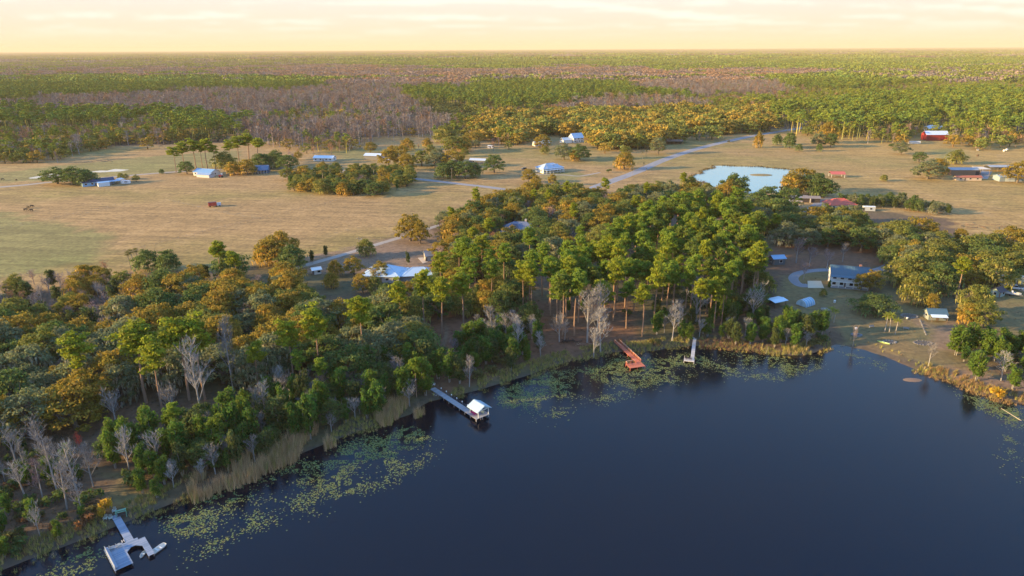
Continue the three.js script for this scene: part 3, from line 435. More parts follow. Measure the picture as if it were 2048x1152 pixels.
{
  const r = rng(5), m = [M(0.20, 0.26, 0.36, 0.8), M(0.24, 0.30, 0.40, 0.8), M(0.17, 0.23, 0.32, 0.8), M(0.27, 0.32, 0.40, 0.8)];
  const o = dockAt('boat_dock', 'U-shaped blue-grey plank dock in the near corner of the lake', P(230, 1030, 0.7), P(261, 1084, 0.7), 'the U-shaped blue dock');
  deck(o, -0.78, 0.78, 0, 11.6, 0.7, m, r); deck(o, -4.85, -1.4, 11.1, 19.5, 0.7, m, r); deck(o, -1.39, 1.49, 11.62, 14.1, 0.7, m, r); deck(o, 1.5, 2.75, 12.4, 19.5, 0.7, m, r);
  for (const [s, x] of [[1, -1.4], [-1, 1.5]]) part(o, 'corner_brace', new Geo().prism(s > 0 ? [[x, 14.1], [x + 0.9, 14.1], [x, 15]] : [[x, 14.1], [x, 15], [x - 0.9, 14.1]], 0.5, 0.7), m[0]);
  piles(o, [[-0.7, 3], [0.7, 3], [-0.7, 7], [0.7, 7], [-4.7, 11.3], [-4.7, 15], [-4.7, 19.3], [-1.5, 19.3], [-1.5, 15], [2.6, 12.6], [2.6, 19.3], [1.6, 19.3]], 0.64, M(0.12, 0.12, 0.13));
  part(o, 'bench', new Geo().box(-4.6, 0.7, 15.2, 0.12, 0.85, 8).box(-4.3, 1.05, 15.2, 0.5, 0.06, 8), m[3]);
  part(o, 'ladder', new Geo().bar(V(-0.9, 0.72, 10.4), V(-0.9, 0.72, 11.3), 0.1, 0.1).bar(V(-1.3, 0.72, 10.4), V(-1.3, 0.72, 11.3), 0.1, 0.1).bar(V(-1.3, 0.75, 10.8), V(-0.9, 0.75, 10.8), 0.1, 0.06), M(0.6, 0.56, 0.5));
}
function gardenChair(label, x, y, z, turn, m, group) {
  const o = thing('garden_chair', label, 'chair', [x, y, z], turn, group);
  part(o, 'seat', new Geo().box(0, 0.34, 0.05, 0.62, 0.06, 0.55), m); const bk = new Geo(); for (let i = -2; i <= 2; i++) bk.bar(V(i * 0.12, 0.34, -0.2), V(i * 0.13, 1.05, -0.5), 0.11, 0.04); part(o, 'backrest', bk, m);
  for (const s of [-1, 1]) { part(o, 'armrest', new Geo().box(s * 0.36, 0.58, 0.02, 0.14, 0.05, 0.75), m); part(o, 'leg', new Geo().box(s * 0.34, 0, 0.32, 0.07, 0.6, 0.07), m); part(o, 'leg', new Geo().bar(V(s * 0.32, 0, -0.5), V(s * 0.32, 0.36, 0), 0.07, 0.07), m); }
  return o;
}
function boat(name, label, cat, [x, y, z], turn, L, W, H, m, inner, square, seats = 2) {
  const o = thing(name, label, cat, [x, y, z], turn), n = 8, sec = [], g = new Geo(), inn = new Geo();
  for (let i = 0; i <= n; i++) { const t = i / n, w = W / 2 * (square ? (t > 0.75 ? 1 - 0.35 * ((t - 0.75) / 0.25) ** 2 : 1) : Math.sqrt(Math.sin(Math.PI * clamp(t * 0.94 + 0.06)))), zz = (t - 0.5) * L, lift = t > 0.7 ? ((t - 0.7) / 0.3) ** 2 * H * 0.4 : 0; sec.push([w, zz, lift]); }
  for (let i = 0; i < n; i++) { const [w0, z0, l0] = sec[i], [w1, z1, l1] = sec[i + 1]; for (const s of [-1, 1]) { g.quad(V(s * w0 * 0.7, l0, z0), V(s * w1 * 0.7, l1, z1), V(s * w1, H + l1 * 0.3, z1), V(s * w0, H + l0 * 0.3, z0)); inn.quad(V(s * w0 * 0.62, l0 + 0.08, z0), V(s * w1 * 0.62, l1 + 0.08, z1), V(s * w1 * 0.92, H + l1 * 0.3, z1), V(s * w0 * 0.92, H + l0 * 0.3, z0)); g.quad(V(s * w0, H + l0 * 0.3, z0), V(s * w1, H + l1 * 0.3, z1), V(s * w1 * 0.92, H + l1 * 0.3 + 0.01, z1), V(s * w0 * 0.92, H + l0 * 0.3 + 0.01, z0)); } g.quad(V(-w0 * 0.7, l0, z0), V(-w1 * 0.7, l1, z1), V(w1 * 0.7, l1, z1), V(w0 * 0.7, l0, z0)); inn.quad(V(-w0 * 0.62, l0 + 0.08, z0), V(-w1 * 0.62, l1 + 0.08, z1), V(w1 * 0.62, l1 + 0.08, z1), V(w0 * 0.62, l0 + 0.08, z0)); }
  const [w, zz] = sec[0]; g.quad(V(-w * 0.7, 0, zz), V(w * 0.7, 0, zz), V(w, H, zz), V(-w, H, zz)); const [we, ze, le] = sec[n]; g.quad(V(-we * 0.7, le, ze), V(we * 0.7, le, ze), V(we, H + le * 0.3, ze), V(-we, H + le * 0.3, ze));
  const hull = part(o, 'hull', g, m); part(hull, 'interior', inn, inner); for (let i = 0; i < seats; i++) part(o, 'seat', new Geo().box(0, H * 0.7, (i + 1) / (seats + 1) * L * 0.8 - L * 0.42, W * 0.82, 0.05, 0.28), m);
  return o;
}
{
  const white = M(0.66, 0.68, 0.68, 0.5), ws = P(318, 1098, 0.1), rs = P(286, 1109, 0.1), t1 = scene.getObjectByName('boat_dock').rotation.y;
  boat('paddle_boat', 'wide white jon boat tied at the outer arm of the blue dock', 'boat', [ws.x, -0.05, ws.z], t1 + Math.PI * 0.62, 3.1, 1.4, 0.5, white, M(0.60, 0.58, 0.52), true, 2);
  boat('row_boat', 'slim grey dinghy floating inside the U of the blue dock', 'boat', [rs.x, -0.05, rs.z], t1 - 0.75, 2.3, 0.85, 0.38, M(0.50, 0.55, 0.58), M(0.34, 0.40, 0.42), false, 1);
  let p = P(228, 1099, 0.7); gardenChair('weathered grey chair on the blue dock platform, nearer the lake corner', p.x - 0.3, 0.7, p.z, 2.2, M(0.34, 0.36, 0.36)); p = P(238, 1094, 0.7); gardenChair('weathered grey chair on the blue dock platform, nearer the walkway', p.x, 0.7, p.z, 2.5, M(0.36, 0.38, 0.37));
  p = P(211, 1036, 1); gardenChair('pale wooden chair in front of the small yellow tree', p.x, landHeight(p.x, p.z), p.z, 0.2, M(0.42, 0.46, 0.40)); p = P(221, 1035, 1); gardenChair('pale wooden chair between the yellow tree and blue dock', p.x, landHeight(p.x, p.z), p.z, 0.5, M(0.40, 0.45, 0.40)); p = P(229, 1022, 1); gardenChair('pale wooden chair at the landward end of the blue dock', p.x, landHeight(p.x, p.z), p.z, 0.3, M(0.40, 0.45, 0.42));
  p = P(243, 1030, 0.8); const sw = thing('garden_swing', 'green-framed garden swing seat beside the landward end of the blue dock', 'swing', [p.x, landHeight(p.x, p.z), p.z], 0.5), gm = M(0.14, 0.32, 0.22);
  part(sw, 'frame', new Geo().bar(V(-1, 0, 0.7), V(-1, 1.6, 0), 0.1, 0.1).bar(V(-1, 0, -0.7), V(-1, 1.6, 0), 0.1, 0.1).bar(V(1, 0, 0.7), V(1, 1.6, 0), 0.1, 0.1).bar(V(1, 0, -0.7), V(1, 1.6, 0), 0.1, 0.1).bar(V(-1.1, 1.6, 0), V(1.1, 1.6, 0), 0.12, 0.12), gm); part(sw, 'seat', new Geo().box(0, 0.5, 0.1, 1.5, 0.08, 0.6), DARKWOOD); part(sw, 'backrest', new Geo().box(0, 0.55, -0.25, 1.5, 0.6, 0.06), DARKWOOD); part(sw, 'canopy', new Geo().box(0, 1.68, 0, 2.2, 0.06, 0.5).box(0, 1.62, 0.7, 2.2, 0.06, 0.25), gm);
}
{
  const r = rng(6), m = [M(0.30, 0.31, 0.34, 0.85), M(0.34, 0.35, 0.38, 0.85), M(0.27, 0.28, 0.31, 0.85)], a = P(859.8, 778, 0.9), b = P(953, 839, 0.9);
  const o = dockAt('gazebo_pier', 'long grey pier ending in a pale blue roofed gazebo', a, b, 'the gazebo pier');
  deck(o, 0, 1.9, 0, 19.4, 0.9, m, r); deck(o, 0, 4.7, 19.41, 24, 0.9, m, r);
  const pl = []; for (let z = 2; z < 24; z += 2.7) pl.push([0.1, z], [1.8, z]); piles(o, [...pl, [4.5, 19.8], [4.5, 23.8], [2.3, 23.8], [0.1, 23.8]], 0.84, M(0.38, 0.36, 0.34), 0.1);
  for (let i = 0; i < 6; i++) { const z = 3.4 + i * 2.75; const ps = part(o, 'rail_post', new Geo().box(1.95, 0.7, z, 0.14, 1.05, 0.14), M(0.10, 0.10, 0.12)); part(ps, 'post_lamp', new Geo().lathe([[0.01, 1.75], [0.15, 1.75], [0.19, 1.95], [0.12, 2.08], [0.01, 2.1]], 8, 1.95, z), M(0.75, 0.76, 0.74, 0.5)); }
  for (const y of [1.25, 1.65]) part(o, 'railing', new Geo().bar(V(1.95, y, 0.5), V(1.95, y, 19.4), 0.06, 0.06), M(0.08, 0.09, 0.11));
  const gz = new Geo(); const roof = part(o, 'roof', (() => { const g = gableRoof(4.4, 4.4, 3.0, 1.15, 0.35, 0.6); return g; })(), M(0.44, 0.58, 0.66, 0.45, 0.1)); roof.rotation.y = Math.PI / 2; roof.position.set(2.75, 0, 21.7);
  for (const [x, z] of [[0.9, 19.8], [4.5, 19.8], [0.9, 23.7], [4.5, 23.7]]) part(o, 'post', new Geo().box(x, 0.9, z, 0.15, 2.1, 0.15), WHITE);
  part(o, 'roof_beam', new Geo().box(2.75, 2.86, 19.8, 4, 0.16, 0.14).box(2.75, 2.86, 23.7, 4, 0.16, 0.14), WHITE); part(o, 'gable_arch', new Geo().bar(V(1, 3.0, 23.72), V(2.75, 3.7, 23.72), 0.1, 0.2).bar(V(2.75, 3.7, 23.72), V(4.5, 3.0, 23.72), 0.1, 0.2), M(0.45, 0.62, 0.70));
  o.updateMatrixWorld(true); const at = (x, y, z) => o.localToWorld(V(x, y, z));
  let p = at(1.1, 0.9, 20.6); gardenChair('magenta garden chair under the gazebo eave, nearer the shore', p.x, 0.9, p.z, 2.6, M(0.50, 0.03, 0.28)); p = at(1.2, 0.9, 21.6); gardenChair('magenta garden chair under the gazebo eave, nearer the pier end', p.x, 0.9, p.z, 2.0, M(0.48, 0.025, 0.26)); p = at(3.6, 0.9, 22.3); gardenChair('pale green garden chair at the lake side of the gazebo', p.x, 0.9, p.z, 1.2, M(0.30, 0.40, 0.32));
  const names = ['nearest the boat', 'in the middle', 'nearest the bushes']; [[857.5, 770], [863, 767.5], [868, 770]].forEach(([u, v], i) => { const q = P(u, v, 1.1); gardenChair('white chair of three at the pier head, the one ' + names[i], q.x, landHeight(q.x, q.z), q.z, 0.6 + i * 0.4, M(0.72, 0.72, 0.70)); });
  p = P(866, 786, 0.4); boat('fishing_boat', 'beached grey rowing boat beside the shore end of the gazebo pier', 'boat', [p.x, 0.15, p.z], o.rotation.y + Math.PI, 4, 1.25, 0.5, M(0.36, 0.40, 0.42), M(0.16, 0.20, 0.22), false, 3);
}
{
  const r = rng(7), m = [M(0.50, 0.15, 0.085, 0.8), M(0.54, 0.17, 0.10, 0.8), M(0.46, 0.135, 0.075, 0.8)], a = V(37.32, 0.9, -223.59), b = V(41.89, 0.9, -207.81);
  const o = dockAt('red_dock', 'terracotta red boardwalk dock with railings and square end platform', a, b, 'the red dock'); 
  deck(o, -0.85, 0.85, 0, 17.19, 0.95, m, r); deck(o, -4.7, 0.85, 17.2, 20.7, 0.95, m, r);
  const pl = []; for (let z = 1.5; z < 17; z += 3) pl.push([-0.75, z], [0.75, z]); piles(o, [...pl, [-4.6, 17.3], [-4.6, 20.6], [-2, 20.6], [0.75, 20.6]], 0.88, m[2]);
  const light = M(0.66, 0.38, 0.26, 0.8), rail = (x0, z0, x1, z1) => { const L = Math.hypot(x1 - x0, z1 - z0), n = Math.max(2, Math.round(L / 2)); for (let i = 0; i <= n; i++) part(o, 'rail_post', new Geo().box(mix(x0, x1, i / n), 0.8, mix(z0, z1, i / n), 0.1, 1.15, 0.1), m[1]); part(o, 'railing', new Geo().bar(V(x0, 1.97, z0), V(x1, 1.97, z1), 0.16, 0.08), light); part(o, 'railing', new Geo().bar(V(x0, 1.45, z0), V(x1, 1.45, z1), 0.06, 0.14), m[0]); };
  rail(0.8, 0, 0.8, 17.4); rail(-0.8, 0, -0.8, 5); rail(-4.6, 17.25, -0.9, 17.25); rail(-4.6, 17.25, -4.6, 18.2);
}
{
  const r = rng(8), m = [M(0.40, 0.40, 0.42, 0.85), M(0.46, 0.46, 0.47, 0.85), M(0.36, 0.37, 0.40, 0.85)], a = V(66.06, 0.7, -227.2), b = V(60.28, 0.7, -208.02);
  const o = dockAt('grey_dock', 'weathered pale grey L-shaped dock right of the red dock', a, b, 'the grey dock');
  deck(o, -0.6, 0.6, 0, 18.2, 0.75, m, r, 0.36); deck(o, -2.7, 0.75, 18.21, 20.6, 0.75, m, r); 
  const pl = []; for (let z = 2; z < 18; z += 3.2) pl.push([-0.5, z], [0.5, z]); piles(o, [...pl, [-2.6, 18.4], [-2.6, 20.5], [0.65, 20.5]], 0.7, m[2]); part(o, 'corner_post', new Geo().box(-2.6, 0.75, 18.4, 0.14, 0.9, 0.14), m[1]); part(o, 'rim', new Geo().box(-1, 0.75, 20.55, 3.4, 0.12, 0.1), M(0.62, 0.6, 0.58));
  const g = new THREE.Group(); o.updateMatrixWorld(true); const c = o.worldToLocal(V(60.68, 0, -229.9)), d = V(0, 0, 0.3), n = 17; // the landward leg
  const t = Math.atan2(d.x - c.x, d.z - c.z), L = Math.hypot(d.x - c.x, d.z - c.z), geo = new Geo().box(0, 0, 0, 1, 0.05, L / n - 0.04).geom(); for (let i = 0; i < n; i++) { const q = part(o, 'plank', geo, m[Math.floor(r() * 3)]); q.position.set(mix(c.x, d.x, (i + 0.5) / n), 0.76 + i * 0.0005, mix(c.z, d.z, (i + 0.5) / n)); q.rotation.y = t; }
  let p = o.localToWorld(V(-1.8, 0.75, 19)); gardenChair('dark chair on the grey dock platform, nearer the open corner', p.x, 0.75, p.z, 0.4, M(0.06, 0.05, 0.06)); p = o.localToWorld(V(-0.6, 0.75, 19)); gardenChair('dark chair on the grey dock platform, nearer the walkway', p.x, 0.75, p.z, -0.3, M(0.07, 0.055, 0.06));
  p = P(1381, 684, 0.2); boat('paddle_craft', 'small white and blue boat moored where the grey dock bends', 'boat', [p.x, 0, p.z], 1.1, 2.8, 1.1, 0.45, M(0.68, 0.72, 0.78, 0.4), M(0.05, 0.08, 0.14), false, 1);
}

// ---------------------------------------------------------------- trees: shapes
const UPV = V(0, 1, 0);
function leaf(g, c, out, size, r, k, long = 1) {
  const n = V(r() - 0.5, r() - 0.5, r() - 0.5).multiplyScalar(1.7).addScaledVector(out, 1).normalize(), t = V(r() - 0.5, r() - 0.5, r() - 0.5).cross(n).normalize(), b = n.clone().cross(t);
  const q = (i, j) => c.clone().addScaledVector(t, i * size).addScaledVector(b, j * size * long);
  g.tri(q(-0.55, -0.4 + 0.2 * r()), q(0.55, -0.45 + 0.2 * r()), q((r() - 0.5) * 0.7, 0.62), k);
}
function puff(g, c, rx, ry, n, size, r, tone, upper = 0.35, hue = null) {
  for (let i = 0; i < n; i++) {
    let d; do { d = V(r() * 2 - 1, r() * 2 - 1, r() * 2 - 1); } while (d.lengthSq() > 1 || d.lengthSq() < 0.01);
    d.normalize(); if (d.y < -upper) d.y *= -0.6;
    const R = Math.pow(r(), 0.35), p = V(c.x + d.x * rx * R, c.y + d.y * ry * R, c.z + d.z * rx * R), k = tone * (0.72 + 0.56 * r()), h = (r() - 0.5) * 0.22;
    leaf(g, p, d, size * (0.7 + 0.6 * r()), r, hue ? [k * hue[0] * (1 + h), k * hue[1], k * hue[2] * (1 - h)] : [k * (1 + h), k, k * (1 - h)]);
  }
}
function limb(g, a, b, r0, r1, r, k, bend = 0.12, n = 3, sides = 4) {
  const L = a.distanceTo(b), pts = [a], rs = [r0]; for (let i = 1; i <= n; i++) { const t = i / n; pts.push(a.clone().lerp(b, t).add(i < n ? V((r() - 0.5) * L * bend, (r() - 0.3) * L * bend * 0.6, (r() - 0.5) * L * bend) : V(0, 0, 0))); rs.push(mix(r0, r1, t)); }
  g.path(pts, rs, sides, k); return pts;
}
const shapes = {};
function makePine(seed, lo) {
  const r = rng(seed), t = new Geo(), c = new Geo(), H = 21, lean = V((r() - 0.5) * 1.6, 0, (r() - 0.5) * 1.6), at = (h) => V(lean.x * (h / H) ** 2 + Math.sin(h * 0.3 + seed) * 0.12, h, lean.z * (h / H) ** 2 + Math.cos(h * 0.27 + seed) * 0.12);
  const pts = [], rs = []; for (let i = 0; i <= 5; i++) { pts.push(at(i / 5 * H * 0.95)); rs.push(mix(0.30, 0.07, i / 5)); } pts[0].y = -0.4; t.path(pts, rs, lo ? 3 : 6);
  const n = lo ? 7 : 15, base = 0.62 + r() * 0.07;
  for (let i = 0; i < n; i++) {
    const s = (i + r() * 0.8) / n, h = H * mix(base, 0.97, s), len = mix(3.3, 1.2, s ** 1.3) * (0.65 + 0.6 * r()) * (s < 0.2 ? 0.75 : 1), a = i * 2.4 + r() * 1.2, p0 = at(h), e = p0.clone().add(V(Math.cos(a) * len, 0.5 + r() * 1.2, Math.sin(a) * len));
    if (!lo) limb(t, p0, e, 0.09, 0.03, r, 1, 0.1, 2, 3);
    const m = lo ? 1 : 2 + (r() < 0.6);
    for (let k = 0; k < m; k++) { const q = e.clone().lerp(p0, k * 0.33).add(V((r() - 0.5) * 1.1, (r() - 0.2) * 0.7, (r() - 0.5) * 1.1)), R = (1.25 + r() * 0.65) * (lo ? 1.35 : 1); puff(c, q, R, R * 0.62, lo ? 40 : 48, lo ? 0.9 : 0.62, r, 0.9 + 0.2 * r(), 0.2); }
  }
  puff(c, at(H * 0.97), 1.5, 1.0, lo ? 26 : 60, lo ? 1.2 : 0.6, r, 1, 0.3);
  if (!lo) for (let i = 0; i < 6; i++) { const h = H * (0.3 + 0.25 * r()), a = r() * 6.28, p = at(h); t.tube(p, p.clone().add(V(Math.cos(a) * 1.2, 0.2, Math.sin(a) * 1.2)), 0.05, 0.015, 3); }
  return { t, c };
}
function makeOak(seed, lo, moss) {
  const r = rng(seed), t = new Geo(), c = new Geo(), H = 11, R = 5.5;
  const fork = V((r() - 0.5) * 0.5, 2.2 + r(), (r() - 0.5) * 0.5); limb(t, V(0, -0.4, 0), fork, 0.55, 0.42, r, 1, 0.05, 2, lo ? 3 : 6);
  const n = lo ? 15 : 38, cs = [], sx = 0.85 + 0.3 * r(), sz = 0.85 + 0.3 * r();
  for (let i = 0; i < n; i++) {
    const a = i * 2.399 + r() * 0.5, e = Math.asin(clamp(mix(-0.38, 1, ((i + 0.5) / n)) + (r() - 0.5) * 0.15, -0.45, 1)), k = 0.55 + 0.42 * r() + (r() < 0.2 ? 0.25 : 0);
    const p = V(Math.cos(a) * Math.cos(e) * R * k * sx, 4.3 + Math.sin(e) * (H - 5.1) * (0.74 + 0.34 * r()), Math.sin(a) * Math.cos(e) * R * k * sz); cs.push(p);
    const q = 1.1 + r() * 1.35; puff(c, p, q * (lo ? 1.3 : 1), q * 0.72 * (lo ? 1.25 : 1), lo ? 44 : 80, lo ? 0.85 : 0.54, r, 0.86 + 0.28 * r(), 0.25, [0.92 + 0.16 * r(), 1, 0.9 + 0.2 * r()]);
  }
  if (!lo) { const mains = []; for (let i = 0; i < 6; i++) { const p = cs[Math.floor((i + 0.4) / 6 * n * 0.75)], e = p.clone().multiplyScalar(0.62).add(V(0, 1.6, 0)); limb(t, fork, e, 0.26, 0.12, r, 1, 0.14, 3, 4); mains.push(e); } for (const p of cs) { let b = mains[0]; for (const m of mains) if (m.distanceTo(p) < b.distanceTo(p)) b = m; limb(t, b, p, 0.1, 0.03, r, 1, 0.15, 2, 3); } }
  if (moss && !lo) for (let i = 0; i < 420; i++) { const p = cs[Math.floor(r() * cs.length)], q = p.clone().add(V((r() - 0.5) * 3, -0.6 - r() * 0.6, (r() - 0.5) * 3)), L = 0.7 + r() * 1.7, a = r() * 6.28, w = 0.16 + r() * 0.2, k = 0.8 + 0.4 * r(); c.tri(q.clone().add(V(Math.cos(a) * w, 0, Math.sin(a) * w)), q.clone().add(V(-Math.cos(a) * w, 0, -Math.sin(a) * w)), q.clone().add(V((r() - 0.5) * 0.3, -L, (r() - 0.5) * 0.3)), [k * 2.1, k * 1.8, k * 2.6]); }
  return { t, c };
}
function makeBay(seed, lo) {        // upright bushy evergreen of the shore
  const r = rng(seed), t = new Geo(), c = new Geo(), H = 9.5, ns = lo ? 1 : 2 + Math.floor(r() * 3);
  for (let s = 0; s < ns; s++) {
    const a = s / ns * 6.28 + r(), top = V(Math.cos(a) * (ns > 1 ? 1.1 : 0.2), H * (0.75 + 0.25 * r()), Math.sin(a) * (ns > 1 ? 1.1 : 0.2)); limb(t, V(Math.cos(a) * 0.2, -0.4, Math.sin(a) * 0.2), top, 0.13, 0.03, r, 1, 0.06, 3, lo ? 3 : 5);
    const n = lo ? 8 : 13; for (let i = 0; i < n; i++) { const f = (i + 0.5) / n, y = mix(0.22, 0.97, f) * top.y, w = 1.75 * Math.sin(Math.PI * clamp(0.16 + 0.8 * f)) + 0.25, b = i * 2.4 + r() * 2, p = V(top.x * f + Math.cos(b) * w * r(), y, top.z * f + Math.sin(b) * w * r()), q = 0.75 + r() * 0.55; puff(c, p, q * (lo ? 1.35 : 1), q * 1.15, lo ? 24 : 44, lo ? 0.95 : 0.5, r, 0.84 + 0.32 * r(), 0.6, [0.9 + 0.25 * r(), 1, 0.9]); }
  }
  return { t, c };
}
function makeBare(seed, lo, kind) {  // leafless: trunk, limbs and a haze of twigs
  const r = rng(seed), t = new Geo(), c = new Geo(), H = 11, tall = kind === 'tall';
  const twig = (p, d, L, w) => { const e = p.clone().addScaledVector(d, L), s = V(r() - 0.5, r() - 0.5, r() - 0.5).cross(d).normalize().multiplyScalar(w); c.tri(p.clone().add(s), p.clone().sub(s), e, 0.8 + 0.4 * r()); };
  const grow = (p, d, L, w, lev) => {
    const e = p.clone().addScaledVector(d, L); (lev < 1 ? t : c).tube(p, e, w, w * 0.62, lev < 1 ? (lo ? 3 : 6) : 3, 0.85 + 0.3 * r());
    if (lev >= (lo ? 2 : 3)) { const n = lo ? 7 : 6; for (let i = 0; i < n; i++) twig(p.clone().lerp(e, 0.3 + 0.7 * r()), d.clone().multiplyScalar(1.2).add(V(r() - 0.5, r() - 0.3, r() - 0.5).multiplyScalar(1.7)).normalize(), (0.55 + 0.8 * r()) * (lo ? 1.6 : 1), lo ? 0.09 : 0.03); return; }
    const n = lev < 1 ? (tall ? 9 : 6) : lo ? 3 : 4; for (let i = 0; i < n; i++) { const s = lev < 1 ? (tall ? 0.3 + 0.7 * i / n : 0.42 + 0.58 * i / n) : 0.35 + 0.65 * (i + r()) / n, a = i * 2.4 + r() * 1.5, up = lev < 1 ? (tall ? 0.5 : 0.85) : 0.45, nd = V(Math.cos(a), up + r() * 0.5, Math.sin(a)).normalize().lerp(d, 0.3).normalize(); grow(p.clone().lerp(e, clamp(s, 0, 1)), nd, L * (lev < 1 ? (tall ? 0.26 : 0.42) : 0.55) * (0.75 + 0.5 * r()) * (tall && lev < 1 ? 1.25 - s * 0.7 : 1), w * 0.46, lev + 1); }
  };
  grow(V(0, -0.4, 0), V((r() - 0.5) * 0.12, 1, (r() - 0.5) * 0.12).normalize(), H * (tall ? 0.95 : 0.62), tall ? 0.19 : 0.21, 0);
  return { t, c };
}
function makeShrub(seed, lo) {
  const r = rng(seed), t = new Geo(), c = new Geo(); for (let i = 0; i < 4; i++) limb(t, V(0, -0.3, 0), V((r() - 0.5) * 1.6, 1.6, (r() - 0.5) * 1.6), 0.06, 0.02, r, 1, 0.1, 2, 3);
  for (let i = 0; i < (lo ? 5 : 9); i++) { const p = V((r() - 0.5) * 2.6, 0.7 + r() * 1.5, (r() - 0.5) * 2.6); puff(c, p, 0.9, 0.75, lo ? 14 : 34, lo ? 0.9 : 0.45, r, 0.85 + 0.3 * r(), 0.5); }
  return { t, c };
}
function makePalm(seed, fan) {
  const r = rng(seed), t = new Geo(), c = new Geo(), H = 7; const pts = [0, 1, 2, 3, 4].map((i) => V(Math.sin(i * 0.5 + seed) * 0.18 * i / 4, i / 4 * H - (i ? 0 : 0.3), 0.1 * i)); t.path(pts, [0.2, 0.16, 0.15, 0.15, 0.17], 7); const top = pts[4];
  const n = fan ? 34 : 17;
  for (let i = 0; i < n; i++) {
    const a = i * 2.399, s = i / n, el = fan ? mix(-0.5, 1.3, s) : mix(0.1, 1.25, s), L = fan ? 1.1 : 2.7, k = 0.85 + 0.3 * r(), dir = V(Math.cos(a) * Math.cos(el), Math.sin(el), Math.sin(a) * Math.cos(el)), side = V(-Math.sin(a), 0, Math.cos(a));
    if (fan) { const b = top.clone().addScaledVector(dir, 0.5), e = top.clone().addScaledVector(dir, 0.5 + L); for (let j = -2; j <= 2; j++) { const tip = e.clone().addScaledVector(side, j * 0.38).add(V(0, -0.12 * Math.abs(j) - 0.2, 0)); c.tri(b.clone().addScaledVector(side, j * 0.03 - 0.09), b.clone().addScaledVector(side, j * 0.03 + 0.09), tip, k); } continue; }
    let p = top.clone(), d = dir.clone(); const seg = 7; for (let j = 0; j < seg; j++) { const q = p.clone().addScaledVector(d, L / seg), w = 0.55 * Math.sin(Math.PI * clamp((j + 1) / (seg + 0.5))) + 0.1; for (const sg of [-1, 1]) for (let m = 0; m < 2; m++) { const b = p.clone().lerp(q, m / 2), b2 = p.clone().lerp(q, m / 2 + 0.42); c.tri(b, b2, b2.clone().addScaledVector(side, sg * w).add(V(0, -w * 0.45, 0)).addScaledVector(d, 0.12), k * (0.9 + 0.2 * r())); } p = q; d.y -= 0.26; d.normalize(); }
  }
  return { t, c };
}
function variants(make, n, seed, ...rest) { return Array.from({ length: n }, (_, i) => { const { t, c } = make(seed + i * 13, ...rest); return { t: t.geom(), c: c.geom() }; }); }
function loVariants(make, n, seed, trunk, ...rest) { return Array.from({ length: n }, (_, i) => { const { t, c } = make(seed + i * 13, true, ...rest), g = new Geo(); g.add(c); g.p.push(...t.p); for (let k = 0; k < t.c.length; k += 3) g.c.push(t.c[k] * trunk[0], t.c[k + 1] * trunk[1], t.c[k + 2] * trunk[2]); return g.geom(); }); }
const leafM = (r, g, b) => M(r, g, b, 1, 0, { transmission: 0.48, thickness: 0, ior: 1.3, specularIntensity: 0.3 });
const barkM = (r, g, b) => M(r, g, b, 0.95, 0, { specularIntensity: 0.3 });
